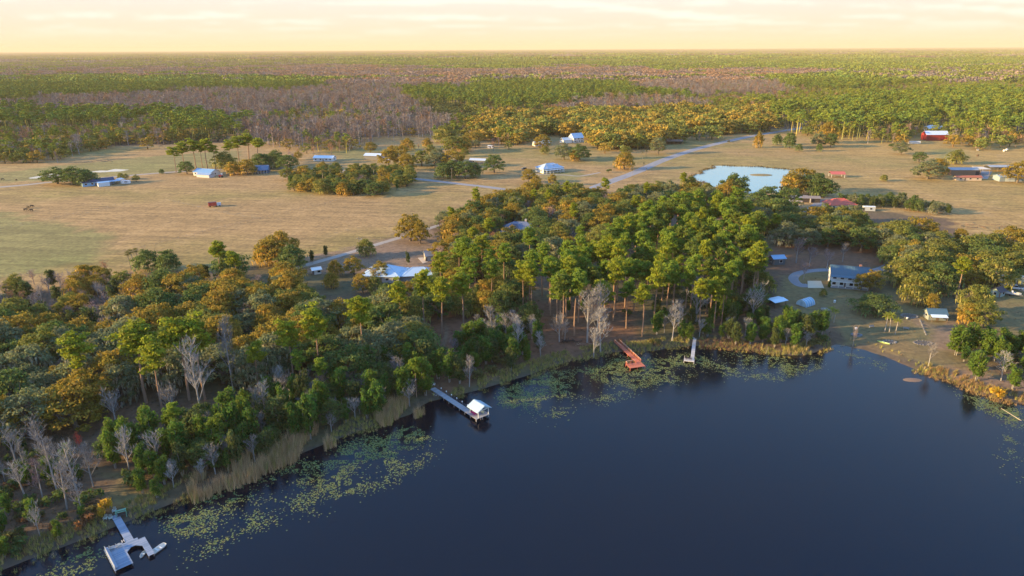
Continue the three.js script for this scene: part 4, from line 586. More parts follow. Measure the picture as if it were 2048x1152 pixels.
const KINDS = {
  pine: { name: 'pine_tree', category: 'pine tree', H: 21, hi: variants((s) => makePine(s, false), 6, 11), lo: loVariants(makePine, 4, 500, [2.2, 1.5, 2.6]), trunk: barkM(0.30, 0.195, 0.135), top: 'crown', tints: [['yellow-green', leafM(0.235, 0.275, 0.024)], ['bright green', leafM(0.175, 0.255, 0.030)], ['deep green', leafM(0.135, 0.185, 0.030)]] },
  oak: { name: 'oak_tree', category: 'oak tree', H: 11, hi: variants((s) => makeOak(s, false, s % 2), 6, 41), lo: loVariants(makeOak, 4, 600, [0.7, 0.6, 1.2]), trunk: barkM(0.15, 0.125, 0.105), top: 'crown', tints: [['olive', leafM(0.190, 0.206, 0.046)], ['dark green', leafM(0.110, 0.165, 0.046)], ['golden olive', leafM(0.290, 0.222, 0.038)], ['grey-green', leafM(0.185, 0.212, 0.105)]] },
  bay: { name: 'evergreen_tree', category: 'tree', H: 9.5, hi: variants((s) => makeBay(s, false), 6, 71), lo: loVariants(makeBay, 3, 700, [1.5, 1, 2]), trunk: barkM(0.30, 0.29, 0.27), top: 'crown', tints: [['leafy green', leafM(0.082, 0.165, 0.032)], ['fresh green', leafM(0.110, 0.185, 0.030)], ['dull green', leafM(0.090, 0.125, 0.045)]] },
  bare: { name: 'bare_tree', category: 'bare tree', H: 11, hi: variants((s) => makeBare(s, false, 'round'), 4, 101), lo: loVariants(makeBare, 3, 800, [1, 1, 1], 'round'), trunk: barkM(0.30, 0.285, 0.27), top: 'branches', tints: [['pale grey leafless', barkM(0.235, 0.225, 0.22)], ['mauve-grey leafless', barkM(0.24, 0.19, 0.19)], ['silvery leafless', barkM(0.30, 0.295, 0.29)]] },
  cypress: { name: 'bare_cypress', category: 'bare tree', H: 11, hi: variants((s) => makeBare(s, false, 'tall'), 4, 131), lo: loVariants(makeBare, 4, 900, [1.5, 1.6, 1.8], 'tall'), trunk: barkM(0.31, 0.295, 0.28), top: 'branches', tints: [['tall pale leafless', barkM(0.235, 0.225, 0.22)], ['tall mauve leafless', barkM(0.18, 0.14, 0.15)], ['tall silvery leafless', barkM(0.30, 0.295, 0.29)]] },
  russet: { name: 'russet_tree', category: 'bare tree', H: 11, hi: variants((s) => makeBare(s, false, 'round'), 2, 161), lo: null, trunk: barkM(0.24, 0.19, 0.17), top: 'branches', tints: [['russet twiggy', barkM(0.36, 0.20, 0.12)], ['pinkish twiggy', barkM(0.34, 0.24, 0.23)], ['red-budded', barkM(0.40, 0.07, 0.06)]] },
  shrub: { name: 'shrub', category: 'shrub', H: 2.6, hi: variants((s) => makeShrub(s, false), 4, 191), lo: loVariants(makeShrub, 2, 950, [1, 1, 1]), trunk: barkM(0.16, 0.13, 0.11), top: 'foliage', tints: [['leafy green', leafM(0.091, 0.140, 0.042)], ['olive', leafM(0.140, 0.140, 0.049)], ['rusty brown', leafM(0.224, 0.119, 0.056)], ['golden yellow', leafM(0.504, 0.336, 0.042)]] },
  palm: { name: 'palm_tree', category: 'palm tree', H: 8, hi: variants((s) => makePalm(s, false), 3, 211), trunk: barkM(0.38, 0.34, 0.30), top: 'fronds', tints: [['feathery yellow-green', leafM(0.280, 0.308, 0.042)]] },
  fan: { name: 'cabbage_palm', category: 'palm tree', H: 8, hi: variants((s) => makePalm(s, true), 3, 231), trunk: barkM(0.30, 0.26, 0.21), top: 'fronds', tints: [['round-headed olive', leafM(0.168, 0.168, 0.049)]] },
};

// ---------------------------------------------------------------- trees: where they stand
const trees = [], R9 = rng(99);
const cells = new Map(), cellKey = (x, z) => Math.floor(x / 8) + ',' + Math.floor(z / 8);
function crowded(x, z, d) { const i = Math.floor(x / 8), j = Math.floor(z / 8); for (let a = -1; a <= 1; a++) for (let b = -1; b <= 1; b++) for (const q of cells.get((i + a) + ',' + (j + b)) ?? []) if (Math.hypot(q.x - x, q.z - z) < Math.max(d, q.keep)) return true; return false; }
function plant(kind, x, z, height, { tint, wide = 1, fixed = false, keep = 0, v } = {}) {
  const K = KINDS[kind], y = landHeight(x, z), q = { kind, x, y, z, s: height / K.H, wide, tint: tint ?? Math.floor(R9() * K.tints.length), v: v ?? Math.floor(R9() * K.hi.length), turn: R9() * 6.283, fixed, keep };
  trees.push(q); const c = cellKey(x, z); if (!cells.has(c)) cells.set(c, []); cells.get(c).push(q); return q;
}
const byTop = (kind, list, tint, extra = {}) => list.forEach(([u, v, h, wide = 1, t]) => { const p = P(u, v, h + 1); plant(kind, p.x, p.z, h, { wide, tint: t ?? tint, fixed: true, keep: kind === 'oak' ? 4 : 2.5, ...extra }); });
// single trees that stand out in the photograph: [top pixel u, v, height in metres, width factor, tint]
byTop('pine', [[150, 678, 22, 1.25], [262, 650, 25, 1.45], [300, 690, 22, 1.1], [352, 645, 25, 1.2], [384, 645, 25, 1.1], [573, 645, 21, 1.1], [628, 622, 23, 1.1], [716, 598, 24, 1.1], [798, 566, 20], [842, 546, 23], [880, 560, 22], [925, 548, 21, 1.2], [432, 488, 19, 1.25], [468, 506, 16, 1.2], [505, 690, 17]], 0);
byTop('pine', [[1060, 508, 22], [1100, 520, 21], [1085, 492, 22], [1130, 505, 21], [1160, 478, 22], [1205, 490, 21], [1165, 520, 20], [1250, 470, 22], [1280, 450, 22], [1305, 420, 22], [1330, 398, 23, 1.2], [1360, 392, 23, 1.2], [1395, 385, 23, 1.2], [1432, 386, 22], [1465, 400, 22], [1380, 430, 22], [1425, 440, 22], [1450, 470, 21], [1500, 460, 21], [1340, 470, 22], [1300, 490, 21], [1255, 520, 20], [1512, 440, 17], [1235, 440, 14], [1160, 455, 15], [1060, 460, 19, 1.3]], 1);
byTop('pine', [[345, 297, 20, 1.5], [362, 287, 23, 1.5], [384, 281, 25, 1.45], [406, 281, 25, 1.45], [425, 292, 20, 1.2], [398, 288, 22, 1.2], [472, 277, 23, 1.7], [492, 271, 25, 1.8], [512, 279, 23, 1.7], [455, 284, 22, 1.3], [1930, 518, 17, 1.3], [1555, 430, 15], [998, 262, 18, 0.9], [1290, 575, 13, 0.8]], 0);
byTop('oak', [[555, 462, 16, 1.05, 2], [530, 480, 13, 1, 2], [580, 490, 12, 1, 1], [818, 428, 15, 0.95, 2], [838, 440, 13, 0.8, 2], [352, 546, 13, 1.1, 2], [400, 560, 11, 1, 2], [330, 500, 11, 0.9, 1], [290, 500, 10, 1.1, 1], [730, 478, 9, 0.9, 0], [668, 520, 8, 0.8, 2], [705, 512, 9, 0.9, 2], [760, 522, 9, 0.9, 2], [722, 546, 9, 0.8, 2], [748, 552, 8, 0.8, 0], [772, 566, 8, 0.8, 1], [812, 562, 8, 0.8, 2], [838, 556, 8, 0.7, 0], [660, 545, 7, 0.9, 2], [880, 480, 10, 1, 2], [905, 470, 11, 1, 2]], 2);
byTop('oak', [[108, 335, 10, 1.5, 1], [140, 333, 11, 1.5, 1], [165, 340, 9, 1.4, 1], [370, 321, 9, 1.0, 1], [445, 304, 11, 1.2, 0], [465, 322, 9, 1.1, 2], [490, 318, 10, 1.2, 2], [520, 306, 11, 1.1, 1], [548, 301, 12, 1.1, 1], [572, 308, 11, 1.1, 1], [605, 330, 9, 1.1, 2], [240, 346, 4, 0.9, 0], [250, 347, 4, 0.8, 0], [270, 349, 4.5, 0.8, 0], [322, 338, 3, 1, 1]].map((q) => [q[0], q[1], q[2] * 1.28, (q[3] ?? 1) * 1.05, q[4]]), 1);
byTop('oak', [[800, 290, 14, 0.9, 2], [812, 305, 12, 0.9, 2], [775, 298, 12, 1, 2], [842, 300, 11, 1, 0], [868, 303, 11, 1.1, 3], [905, 299, 12, 1.2, 2], [885, 325, 10, 1, 1], [905, 320, 11, 1.1, 1], [930, 322, 11, 1.1, 1], [950, 326, 9, 0.9, 1], [988, 309, 12, 1, 1], [820, 335, 9, 0.7, 0], [1057, 336, 9, 0.9, 2], [1072, 350, 6, 0.8, 2], [1105, 348, 7, 0.7, 2], [1128, 286, 12, 1, 3], [1160, 288, 12, 1.1, 1], [1150, 300, 8, 0.8, 2], [1090, 292, 6, 1, 0], [1250, 303, 12, 1, 2], [1318, 274, 13, 0.8, 3], [1252, 290, 10, 0.8, 0], [905, 270, 14, 1.2, 0], [925, 272, 12, 1.2, 2], [890, 250, 15, 1.2, 0], [1085, 268, 12, 1, 2], [945, 262, 12, 1.2, 2]].map((q) => [q[0], q[1], q[2] * 1.28, (q[3] ?? 1) * 1.05, q[4]]), 2);
byTop('oak', [[1472, 347, 14, 1.0, 1], [1460, 360, 11, 1, 2], [1608, 333, 15, 0.95, 2], [1590, 345, 13, 0.9, 2], [1635, 345, 13, 1.1, 1], [1652, 355, 11, 1, 1], [1540, 372, 12, 1, 1], [1520, 382, 11, 1.1, 1], [1580, 375, 12, 1, 1], [1560, 395, 12, 1.1, 1], [1583, 264, 13, 0.7, 1], [1557, 268, 9, 0.8, 1], [1520, 263, 13, 0.5, 2], [1640, 264, 12, 0.9, 3], [1600, 287, 6, 0.8, 1], [1640, 287, 6, 0.8, 1], [1660, 243, 18, 0.75, 2], [1665, 265, 12, 0.8, 1], [1806, 282, 10, 1, 3], [1842, 302, 8, 0.95, 1], [1917, 299, 10, 1, 0], [1862, 319, 12, 1.3, 3], [1880, 316, 11, 1, 2], [2045, 322, 13, 1.1, 2], [1770, 349, 4, 1, 0]].map((q) => [q[0], q[1], q[2] * 1.28, (q[3] ?? 1) * 1.05, q[4]]), 1);
byTop('oak', [[1848, 502, 15, 1.25, 0], [1875, 490, 14, 1.2, 0], [1820, 515, 13, 1.2, 0], [1885, 525, 13, 1.2, 1], [1842, 546, 13, 0.9, 0], [1755, 588, 8, 1.75, 1], [1728, 545, 8, 0.8, 2], [1750, 540, 9, 0.9, 2], [1960, 568, 13, 0.85, 0], [1975, 600, 11, 0.9, 0], [1945, 605, 9, 0.7, 2], [1648, 578, 3.2, 0.9, 0], [1665, 612, 0.1, 1, 0], [1870, 585, 8, 0.6, 2], [1765, 452, 13, 1.1, 3], [1632, 410, 13, 1.1, 2], [1650, 430, 13, 1.2, 0], [1655, 408, 12, 1.1, 0], [1688, 412, 12, 1.1, 0], [1712, 410, 11, 1, 3]].filter((q) => q[2] > 1), 0);
byTop('oak', [[1600, 425, 12, 1.1, 0], [1690, 432, 13, 1.2, 1], [1720, 420, 12, 1.1, 0], [1805, 440, 14, 1.3, 0], [1845, 435, 14, 1.3, 2], [1880, 460, 12, 1.1, 0], [1925, 455, 10, 0.7, 2], [1950, 470, 13, 1.2, 0], [1990, 465, 13, 1.2, 0], [2030, 452, 13, 1.2, 2], [2060, 480, 13, 1.2, 0], [1975, 500, 12, 1.2, 0], [2020, 505, 12, 1.2, 0], [1790, 490, 10, 1.2, 1]], 0);
byTop('bare', [[1120, 622, 9, 1.05], [1012, 612, 11, 0.8], [300, 848, 9.5, 0.9, 2], [215, 770, 10, 0.9], [332, 758, 10, 0.9], [418, 872, 8, 0.9], [448, 860, 7, 0.8], [500, 858, 7, 0.8], [612, 772, 8.5, 1], [725, 742, 7, 0.9], [905, 668, 6.5, 1, 1], [1400, 556, 14, 1.1, 2], [1515, 560, 13, 1, 2], [1600, 468, 11, 1, 1], [1625, 485, 9, 1.1, 1], [1612, 520, 7, 1.1, 1], [1660, 496, 8, 1, 1], [1692, 482, 8, 0.9, 0], [1715, 640, 7, 0.5, 1], [1870, 672, 8, 0.8, 0], [720, 348, 8, 1.3, 1], [10, 845, 9, 1], [60, 830, 8, 1], [25, 905, 9, 0.9, 2], [60, 1000, 7, 0.6, 2], [1255, 530, 10, 1]].map((q) => [q[0], q[1], q[2] * 1.32, q[3], q[4]]), 0);
byTop('cypress', [[85, 872, 11, 0.85, 0], [130, 884, 10.5, 0.8, 2], [165, 884, 9, 0.8], [110, 925, 9, 0.9, 0], [1178, 583, 14, 1, 0], [1196, 575, 15, 0.9, 0], [1205, 612, 12, 1, 2], [1190, 650, 8, 1, 2], [985, 612, 12, 0.8, 0], [1350, 608, 10, 0.9, 2], [1362, 600, 9, 0.8, 0], [378, 690, 17, 0.7, 2], [445, 640, 17, 0.6, 0], [1035, 640, 10, 0.8, 2], [240, 860, 9, 0.8, 2], [1130, 640, 6, 0.8]].map((q) => [q[0], q[1], q[2] * 1.38, q[3], q[4]]), 0);
byTop('russet', [[722, 346, 9, 1.3, 0], [150, 862, 7, 0.6, 2], [660, 282, 14, 1.2, 0], [625, 292, 9, 0.9, 0], [595, 295, 8, 0.9, 0], [740, 268, 10, 0.7, 0], [1128, 284, 10, 1.1, 1], [1100, 408, 12, 1.1, 1], [1070, 400, 10, 1.1, 0], [1118, 430, 9, 1, 1], [60, 535, 8, 1.3, 1], [205, 515, 9, 1, 0], [440, 545, 8, 1, 1]], 0);
byTop('palm', [[1662, 614, 6], [1672, 618, 5.6], [1776, 628, 7], [1786, 626, 7.4], [1796, 638, 6]], 0); byTop('palm', [[1918, 462, 7, 0.9]], 0);
byTop('fan', [[644, 338, 12], [658, 336, 12], [622, 343, 11], [690, 343, 10], [1293, 300, 7], [1286, 303, 7], [1265, 339, 5], [1293, 336, 4.5], [1288, 325, 5], [262, 498, 10], [272, 496, 10], [255, 502, 9], [1310, 262, 12], [1478, 305, 4]], 0);
byTop('shrub', [[204, 998, 4, 0.65, 3], [850, 755, 3, 1, 1], [1240, 676, 1.6, 1, 2], [1217, 338, 3, 1, 0], [1231, 331, 2.5, 0.8, 0], [1458, 280, 2.5, 0.9, 1], [1690, 388, 5, 1.3, 0], [2000, 765, 4.2, 0.75, 3], [1785, 287, 4, 1.2, 0]], 1);
byTop('bay', [[650, 490, 6, 0.8, 2], [622, 500, 6.5, 0.9, 2], [815, 502, 7, 0.6, 2], [1925, 650, 11, 1.1, 1], [1955, 645, 11, 1.1, 1], [1985, 660, 10.5, 1, 1], [2015, 655, 10, 1, 1], [1945, 660, 9, 1.1, 1], [2000, 672, 9, 1, 1], [2030, 665, 9, 1, 0], [1935, 690, 6, 1, 0], [1660, 560, 4, 0.9, 0]], 1);
// woods, filled at random: corners as tree-top pixels at the height given
const zoneAreas = [];
function wood(px, h, step, mixOf, opt = {}) {
  const poly = polyAt(px, h + 1), xs = poly.map((p) => p[0]), zs = poly.map((p) => p[1]);
  for (let z = Math.min(...zs); z < Math.max(...zs); z += step) for (let x = Math.min(...xs); x < Math.max(...xs); x += step) {
    const X = x + (R9() - 0.5) * step * 0.9, Z = z + (R9() - 0.5) * step * 0.9; let pick = R9(), kind, spec; const hv = R9();
    if (!inside(poly, X, Z) || signed(lakePoly, X, Z) < (opt.shore ?? 2.5) || crowded(X, Z, step * 0.55) || clears.some(([a, b, r]) => Math.hypot(X - a, Z - b) < r)) continue;
    for (const [k, w, lo, hi, tint, wide] of mixOf) { if (pick < w) { kind = k; spec = [lo, hi, tint, wide]; break; } pick -= w; }
    if (!kind) continue;
    plant(kind, X, Z, mix(spec[0], spec[1], hv), { tint: Array.isArray(spec[2]) ? spec[2][Math.floor(R9() * spec[2].length)] : spec[2] ?? undefined, wide: (spec[3] ?? 1) * (0.85 + 0.3 * R9()) });
  }
}
wood([[-260, 575], [0, 545], [110, 532], [200, 526], [270, 535], [260, 600], [0, 610], [-260, 640]], 9, 6, [['bare', 0.35, 7, 10, [0, 1]], ['russet', 0.18, 7, 9, [0, 1]], ['oak', 0.32, 8, 11, [0, 2], 0.9], ['bay', 0.15, 6, 9, [2]]]);
wood([[-330, 650], [0, 605], [250, 560], [330, 528], [430, 505], [500, 515], [590, 535], [650, 600], [720, 590], [850, 598], [860, 680], [720, 715], [560, 735], [420, 720], [300, 715], [120, 800], [0, 815], [-330, 870]], 11, 8.4, [['oak', 0.80, 9.5, 15, [0, 2, 3, 3, 1, 2], 1], ['bay', 0.08, 8, 11, [2]], ['bare', 0.08, 9, 11, [0, 1]], ['russet', 0.02, 8, 10, [1]]]);
wood([[-330, 880], [0, 830], [50, 860], [160, 880], [190, 960], [150, 1030], [0, 1080], [-330, 1180]], 9, 5.6, [['cypress', 0.20, 8, 12, [0, 0, 1, 2], 0.75], ['bare', 0.16, 6, 9, [0, 1], 0.8], ['bay', 0.42, 4, 8, [0, 1, 2], 0.9], ['shrub', 0.15, 2, 3.5, [0, 1, 2]]]);
wood([[-330, 900], [0, 850], [60, 880], [190, 960], [200, 1010], [150, 1060], [0, 1120], [-330, 1240]], 3, 2.9, [['shrub', 0.55, 1.4, 3.4, [0, 0, 0, 1, 2]], ['bay', 0.2, 3, 5.5, [0, 1, 2]]]);
wood([[560, 300], [760, 285], [900, 268], [1000, 275], [1000, 300], [900, 312], [760, 300], [600, 315]], 8, 26, [['oak', 0.5, 7, 13, [0, 2, 3]], ['russet', 0.25, 8, 12, [0, 1]]]);
wood([[180, 850], [300, 805], [450, 790], [590, 730], [720, 700], [850, 690], [850, 755], [800, 800], [640, 850], [500, 890], [400, 935], [300, 930], [250, 900]], 9, 4.1, [['bay', 0.62, 8, 14, [0, 0, 1, 2], 0.78], ['bare', 0.13, 6, 9, [0, 2]], ['cypress', 0.10, 8, 11, [0, 2]], ['oak', 0.10, 6, 9, [1], 0.8], ['pine', 0.05, 11, 14, 1]]);
wood([[190, 905], [300, 900], [450, 855], [640, 800], [840, 755], [840, 800], [650, 860], [450, 930], [330, 970], [270, 960]], 4, 3.6, [['shrub', 0.45, 2, 4, [0, 0, 1]], ['bay', 0.45, 5, 9, [0, 1, 2], 0.85], ['cypress', 0.1, 5, 7, 2]]);
wood([[872, 690], [940, 640], [1000, 620], [1085, 630], [1090, 690], [1000, 745], [910, 760], [872, 735]], 7, 4.2, [['bay', 0.62, 6, 11, [0, 0, 1, 2]], ['bare', 0.14, 6, 9, [0, 2]], ['cypress', 0.12, 7, 11, [0, 2]], ['shrub', 0.12, 2.5, 4, [0, 1]]]);
wood([[880, 425], [950, 390], [1060, 362], [1200, 378], [1330, 362], [1415, 358], [1440, 385], [1310, 400], [1230, 470], [1040, 498], [900, 510], [870, 470]], 11, 8.2, [['oak', 0.82, 9, 14, [0, 0, 1, 2, 2, 3]], ['russet', 0.07, 8, 11, [0, 1]], ['pine', 0.05, 14, 18, 0], ['bare', 0.06, 8, 10, 1]]);
wood([[860, 500], [1040, 500], [1060, 560], [1000, 590], [940, 585], [860, 600], [760, 590], [730, 570], [850, 560]], 11, 8, [['oak', 0.70, 8, 12, [0, 1, 2]], ['pine', 0.22, 17, 21, [0, 1]], ['bay', 0.08, 7, 9, 2]]);
wood([[1030, 520], [1200, 470], [1310, 400], [1480, 385], [1525, 440], [1530, 520], [1440, 560], [1300, 570], [1060, 570]], 21, 7.4, [['pine', 0.88, 18, 24, [0, 0, 1, 1, 2]], ['oak', 0.10, 8, 11, 1]]);
wood([[1060, 590], [1300, 585], [1440, 575], [1530, 530], [1550, 600], [1300, 640], [1250, 600], [1080, 610]], 6, 8, [['bay', 0.55, 4, 8, [0, 2]], ['oak', 0.25, 6, 9, 1, 0.8], ['shrub', 0.2, 2, 3.5, [0, 1]]], { shore: 20 });
wood([[1290, 625], [1400, 610], [1480, 590], [1560, 620], [1660, 640], [1655, 672], [1520, 688], [1400, 670], [1300, 668]], 6, 4.0, [['bay', 0.66, 6, 10.5, [0, 1, 2], 0.85], ['bare', 0.10, 6, 9, [0, 2]], ['shrub', 0.24, 2, 3.6, [0, 1, 2]]]);
wood([[1440, 500], [1535, 500], [1545, 590], [1500, 610], [1440, 580]], 10, 6.5, [['oak', 0.45, 8, 11, [0, 1]], ['bay', 0.3, 6, 9, [0, 2]], ['bare', 0.15, 8, 12, [0, 2]], ['pine', 0.1, 17, 20, 1]]);
wood([[1440, 395], [1560, 388], [1600, 420], [1700, 425], [1860, 440], [1915, 465], [1905, 500], [1850, 510], [1790, 470], [1700, 455], [1590, 450], [1540, 440], [1500, 420]], 12, 9, [['oak', 0.9, 9, 14, [0, 0, 1, 2, 3]], ['bay', 0.1, 7, 9, 2]]);
wood([[1930, 480], [2048, 460], [2200, 470], [2200, 545], [2048, 530], [1980, 525], [1930, 540]], 12, 9, [['oak', 0.95, 9, 14, [0, 0, 1, 2]]]);
wood([[1925, 640], [2048, 650], [2200, 660], [2200, 740], [2048, 735], [1960, 715]], 8, 6, [['bay', 0.7, 6, 11, [0, 1, 1]], ['shrub', 0.2, 2, 3, [0, 1]], ['cypress', 0.1, 8, 11, 2]]);
wood([[572, 336], [640, 326], [720, 326], [800, 322], [828, 332], [822, 350], [745, 371], [660, 364], [572, 358]], 9, 8.5, [['oak', 0.78, 7, 11, [0, 0, 1, 2]], ['fan', 0.1, 8, 11, 0], ['bay', 0.12, 6, 8, [0, 2]]]);
wood([[1702, 384], [1800, 384], [1900, 402], [1906, 412], [1800, 398], [1702, 394]], 7, 5.5, [['oak', 0.75, 6, 8, [3, 1], 0.75], ['bay', 0.25, 6, 7.5, 2]]);
wood([[1040, 375], [1220, 372], [1230, 395], [1040, 385]], 9, 9, [['oak', 0.9, 7, 10, [0, 2, 2]]]);
// the forest beyond the farms: kinds change in bands across the plain
const frontLine = [[-900, 350], [0, 333], [130, 317], [290, 291], [420, 284], [560, 296], [620, 304], [700, 299], [760, 289], [840, 282], [900, 270], [985, 284], [1060, 294], [1180, 300], [1240, 298], [1300, 298], [1350, 286], [1400, 285], [1480, 268], [1560, 268], [1690, 282], [1800, 286], [1845, 266], [1900, 284], [1960, 298], [2048, 303], [2900, 315]];
const frontAt = (u) => { let i = 0; while (i < frontLine.length - 2 && frontLine[i + 1][0] < u) i++; const [a, b] = [frontLine[i], frontLine[i + 1]]; return mix(a[1], b[1], clamp((u - a[0]) / (b[0] - a[0]))); };
const bandList = [    // later ones win; pixels of the ground
  ['mixed', [[-900, 90], [2900, 90], [2900, 400], [-900, 400]]],
  ['pine', [[700, 122], [2900, 108], [2900, 142], [1000, 138], [700, 140]]], ['mixed', [[-900, 120], [700, 122], [700, 140], [-900, 145]]],
  ['cypress', [[-100, 150], [300, 140], [700, 138], [1100, 140], [1700, 142], [1900, 150], [1500, 160], [1100, 160], [600, 158], [-100, 178]]],
  ['pine', [[-900, 178], [200, 165], [450, 155], [620, 160], [640, 185], [420, 195], [260, 200], [0, 215], [-900, 225]]],
  ['cypress', [[620, 170], [900, 160], [1000, 170], [960, 190], [700, 190]]],
  ['cypress', [[-900, 222], [0, 212], [260, 200], [450, 188], [800, 188], [960, 192], [940, 215], [880, 285], [560, 300], [400, 290], [280, 262], [0, 262]]],
  ['pine', [[-900, 245], [0, 238], [330, 236], [320, 262], [0, 268], [-900, 275]]],
  ['pine', [[320, 252], [400, 246], [480, 256], [475, 288], [390, 292], [300, 276]]], ['hardwood', [[540, 238], [640, 228], [760, 236], [740, 256], [620, 262], [550, 258]]],
  ['hardwood', [[-900, 285], [0, 275], [150, 262], [290, 255], [340, 275], [290, 300], [100, 325], [0, 340], [-900, 355]]],
  ['pine', [[800, 190], [1030, 178], [1370, 180], [1380, 215], [1180, 225], [960, 230], [820, 215]]],
  ['cypress', [[1110, 162], [1185, 160], [1190, 176], [1110, 178]]], ['cypress', [[1264, 172], [1400, 160], [1624, 168], [1600, 196], [1420, 205], [1264, 195]]],
  ['cypress', [[1120, 215], [1370, 208], [1380, 232], [1120, 238]]],
  ['pine', [[1560, 165], [1720, 158], [1800, 172], [1700, 190], [1560, 190]]],
  ['oak', [[960, 235], [1100, 240], [1370, 225], [1560, 222], [1580, 285], [1300, 310], [1180, 300], [960, 285]]],
  ['pine', [[1540, 222], [1750, 205], [2048, 190], [2900, 180], [2900, 320], [2048, 300], [1900, 262], [1700, 290], [1560, 290]]],
  ['hardwood', [[1900, 275], [2048, 280], [2900, 290], [2900, 330], [2048, 312], [1900, 300]]],
  ['darkoak', [[850, 222], [950, 220], [955, 246], [850, 250]]],
].map(([k, p]) => [k, p]);
function forestKind(u, v) { let k = 'mixed'; for (const [n, p] of bandList) if (inside(p, u, v)) k = n; return k; }
const openings = [[[1050, 284], [1130, 276], [1180, 280], [1195, 310], [1040, 310]], [[930, 280], [990, 284], [990, 300], [920, 300]], [[815, 243], [900, 240], [910, 252], [820, 256]], [[1060, 246], [1130, 245], [1130, 252], [1060, 253]]];
const C3 = (r, g, b) => new THREE.Color().setRGB(r, g, b);
const lowM = M(1, 1, 1, 1, 0, { specularIntensity: 0.2 });
const far = {}; // key -> list of [x, y, z, sx, sy, turn, colour]
const addFar = (k, ...a) => (far[k] ??= []).push(a);
const rf = rng(4242);
const tone = (c, a = 0.18) => { const k = 1 + (rf() - 0.5) * 2 * a, h = (rf() - 0.5) * 0.16; return C3(c[0] * k * (1 + h), c[1] * k, c[2] * k * (1 - h)); };
const FC = { pine: [0.165, 0.210, 0.034], pine2: [0.115, 0.180, 0.038], oak: [0.290, 0.215, 0.045], oak2: [0.165, 0.185, 0.046], dark: [0.085, 0.105, 0.040], cyp: [0.205, 0.165, 0.155], cyp2: [0.225, 0.205, 0.20], rus: [0.26, 0.165, 0.11] };
function forestTree(x, z, kind, height, hue) { const lo = KINDS[kind].lo, k = Math.floor(rf() * lo.length), s = height / KINDS[kind].H; addFar(kind + '|' + k, x, 1, z, s * (0.95 + 0.4 * rf()), s, rf() * 6.28, tone(hue)); }
for (let z = -640; z > -1900; z -= 9.2) for (let x = -1750; x < 1900; x += 9.2) {
  const X = x + (rf() - 0.5) * 8, Z = z + (rf() - 0.5) * 8, wob = (fbm(X / 60, Z / 60, 3) - 0.5), gap = smooth(0.46, 0.30, fbm(X / 45 + 70, Z / 45 + 20, 3)) * 0.9;
  const [u, v] = pix(X, 1, Z); if (u < -160 || u > 2210) continue;
  const ahead = v - frontAt(u) - wob * 22; if ((ahead > 0 && !(ahead < 11 && rf() < 0.10)) || (gap > 0 && rf() < gap) || openings.some((o) => inside(o, u, v + wob * 4)) || clears.some(([a, b, r]) => Math.hypot(X - a, Z - b) < r) || edgeDist(roadPts, X, Z, false) < 9 || crowded(X, Z, 5)) continue;
  const kind = rf() < 0.05 ? 'mixed' : forestKind(u + wob * 110, v + wob * 20), p = rf(), edge = smooth(14, 0, frontAt(u) - v);
  if (kind === 'pine') { if (p < 0.74) forestTree(X, Z, 'pine', 18 + rf() * 8, rf() < 0.6 ? FC.pine : FC.pine2); else if (p < 0.95) forestTree(X, Z, 'oak', 8 + rf() * 4, rf() < 0.5 ? FC.dark : FC.oak2); }
  else if (kind === 'cypress') { if (p < 0.80) forestTree(X, Z, 'cypress', 13 + rf() * 9, p < 0.34 ? FC.cyp : p < 0.68 ? FC.cyp2 : FC.rus); else if (p < 0.92) forestTree(X, Z, 'bare', 8 + rf() * 4, FC.cyp2); else forestTree(X, Z, 'pine', 13 + rf() * 5, FC.pine2); }
  else if (kind === 'oak') { if (p < 0.86) forestTree(X, Z, 'oak', 12 + rf() * 8, p < 0.5 ? FC.oak : FC.oak2); else if (p < 0.93) forestTree(X, Z, 'bare', 9 + rf() * 4, FC.cyp2); }
  else if (kind === 'darkoak') { if (p < 0.9) forestTree(X, Z, 'oak', 11 + rf() * 4, FC.dark); }
  else if (kind === 'hardwood') { if (p < 0.38) forestTree(X, Z, 'oak', 9 + rf() * 5, rf() < 0.6 ? FC.oak2 : FC.oak); else if (p < 0.66) forestTree(X, Z, 'cypress', 11 + rf() * 5, rf() < 0.6 ? FC.cyp2 : FC.rus); else if (p < 0.84) forestTree(X, Z, 'pine', 14 + rf() * 4, FC.pine); else if (p < 0.95) forestTree(X, Z, 'bay', 8 + rf() * 4, FC.oak2); }
  else { if (p < 0.34) forestTree(X, Z, 'pine', 14 + rf() * 5, FC.pine); else if (p < 0.62) forestTree(X, Z, 'oak', 9 + rf() * 4, rf() < 0.5 ? FC.oak2 : FC.oak); else if (p < 0.92) forestTree(X, Z, 'cypress', 10 + rf() * 6, rf() < 0.5 ? FC.cyp : FC.rus); }
}
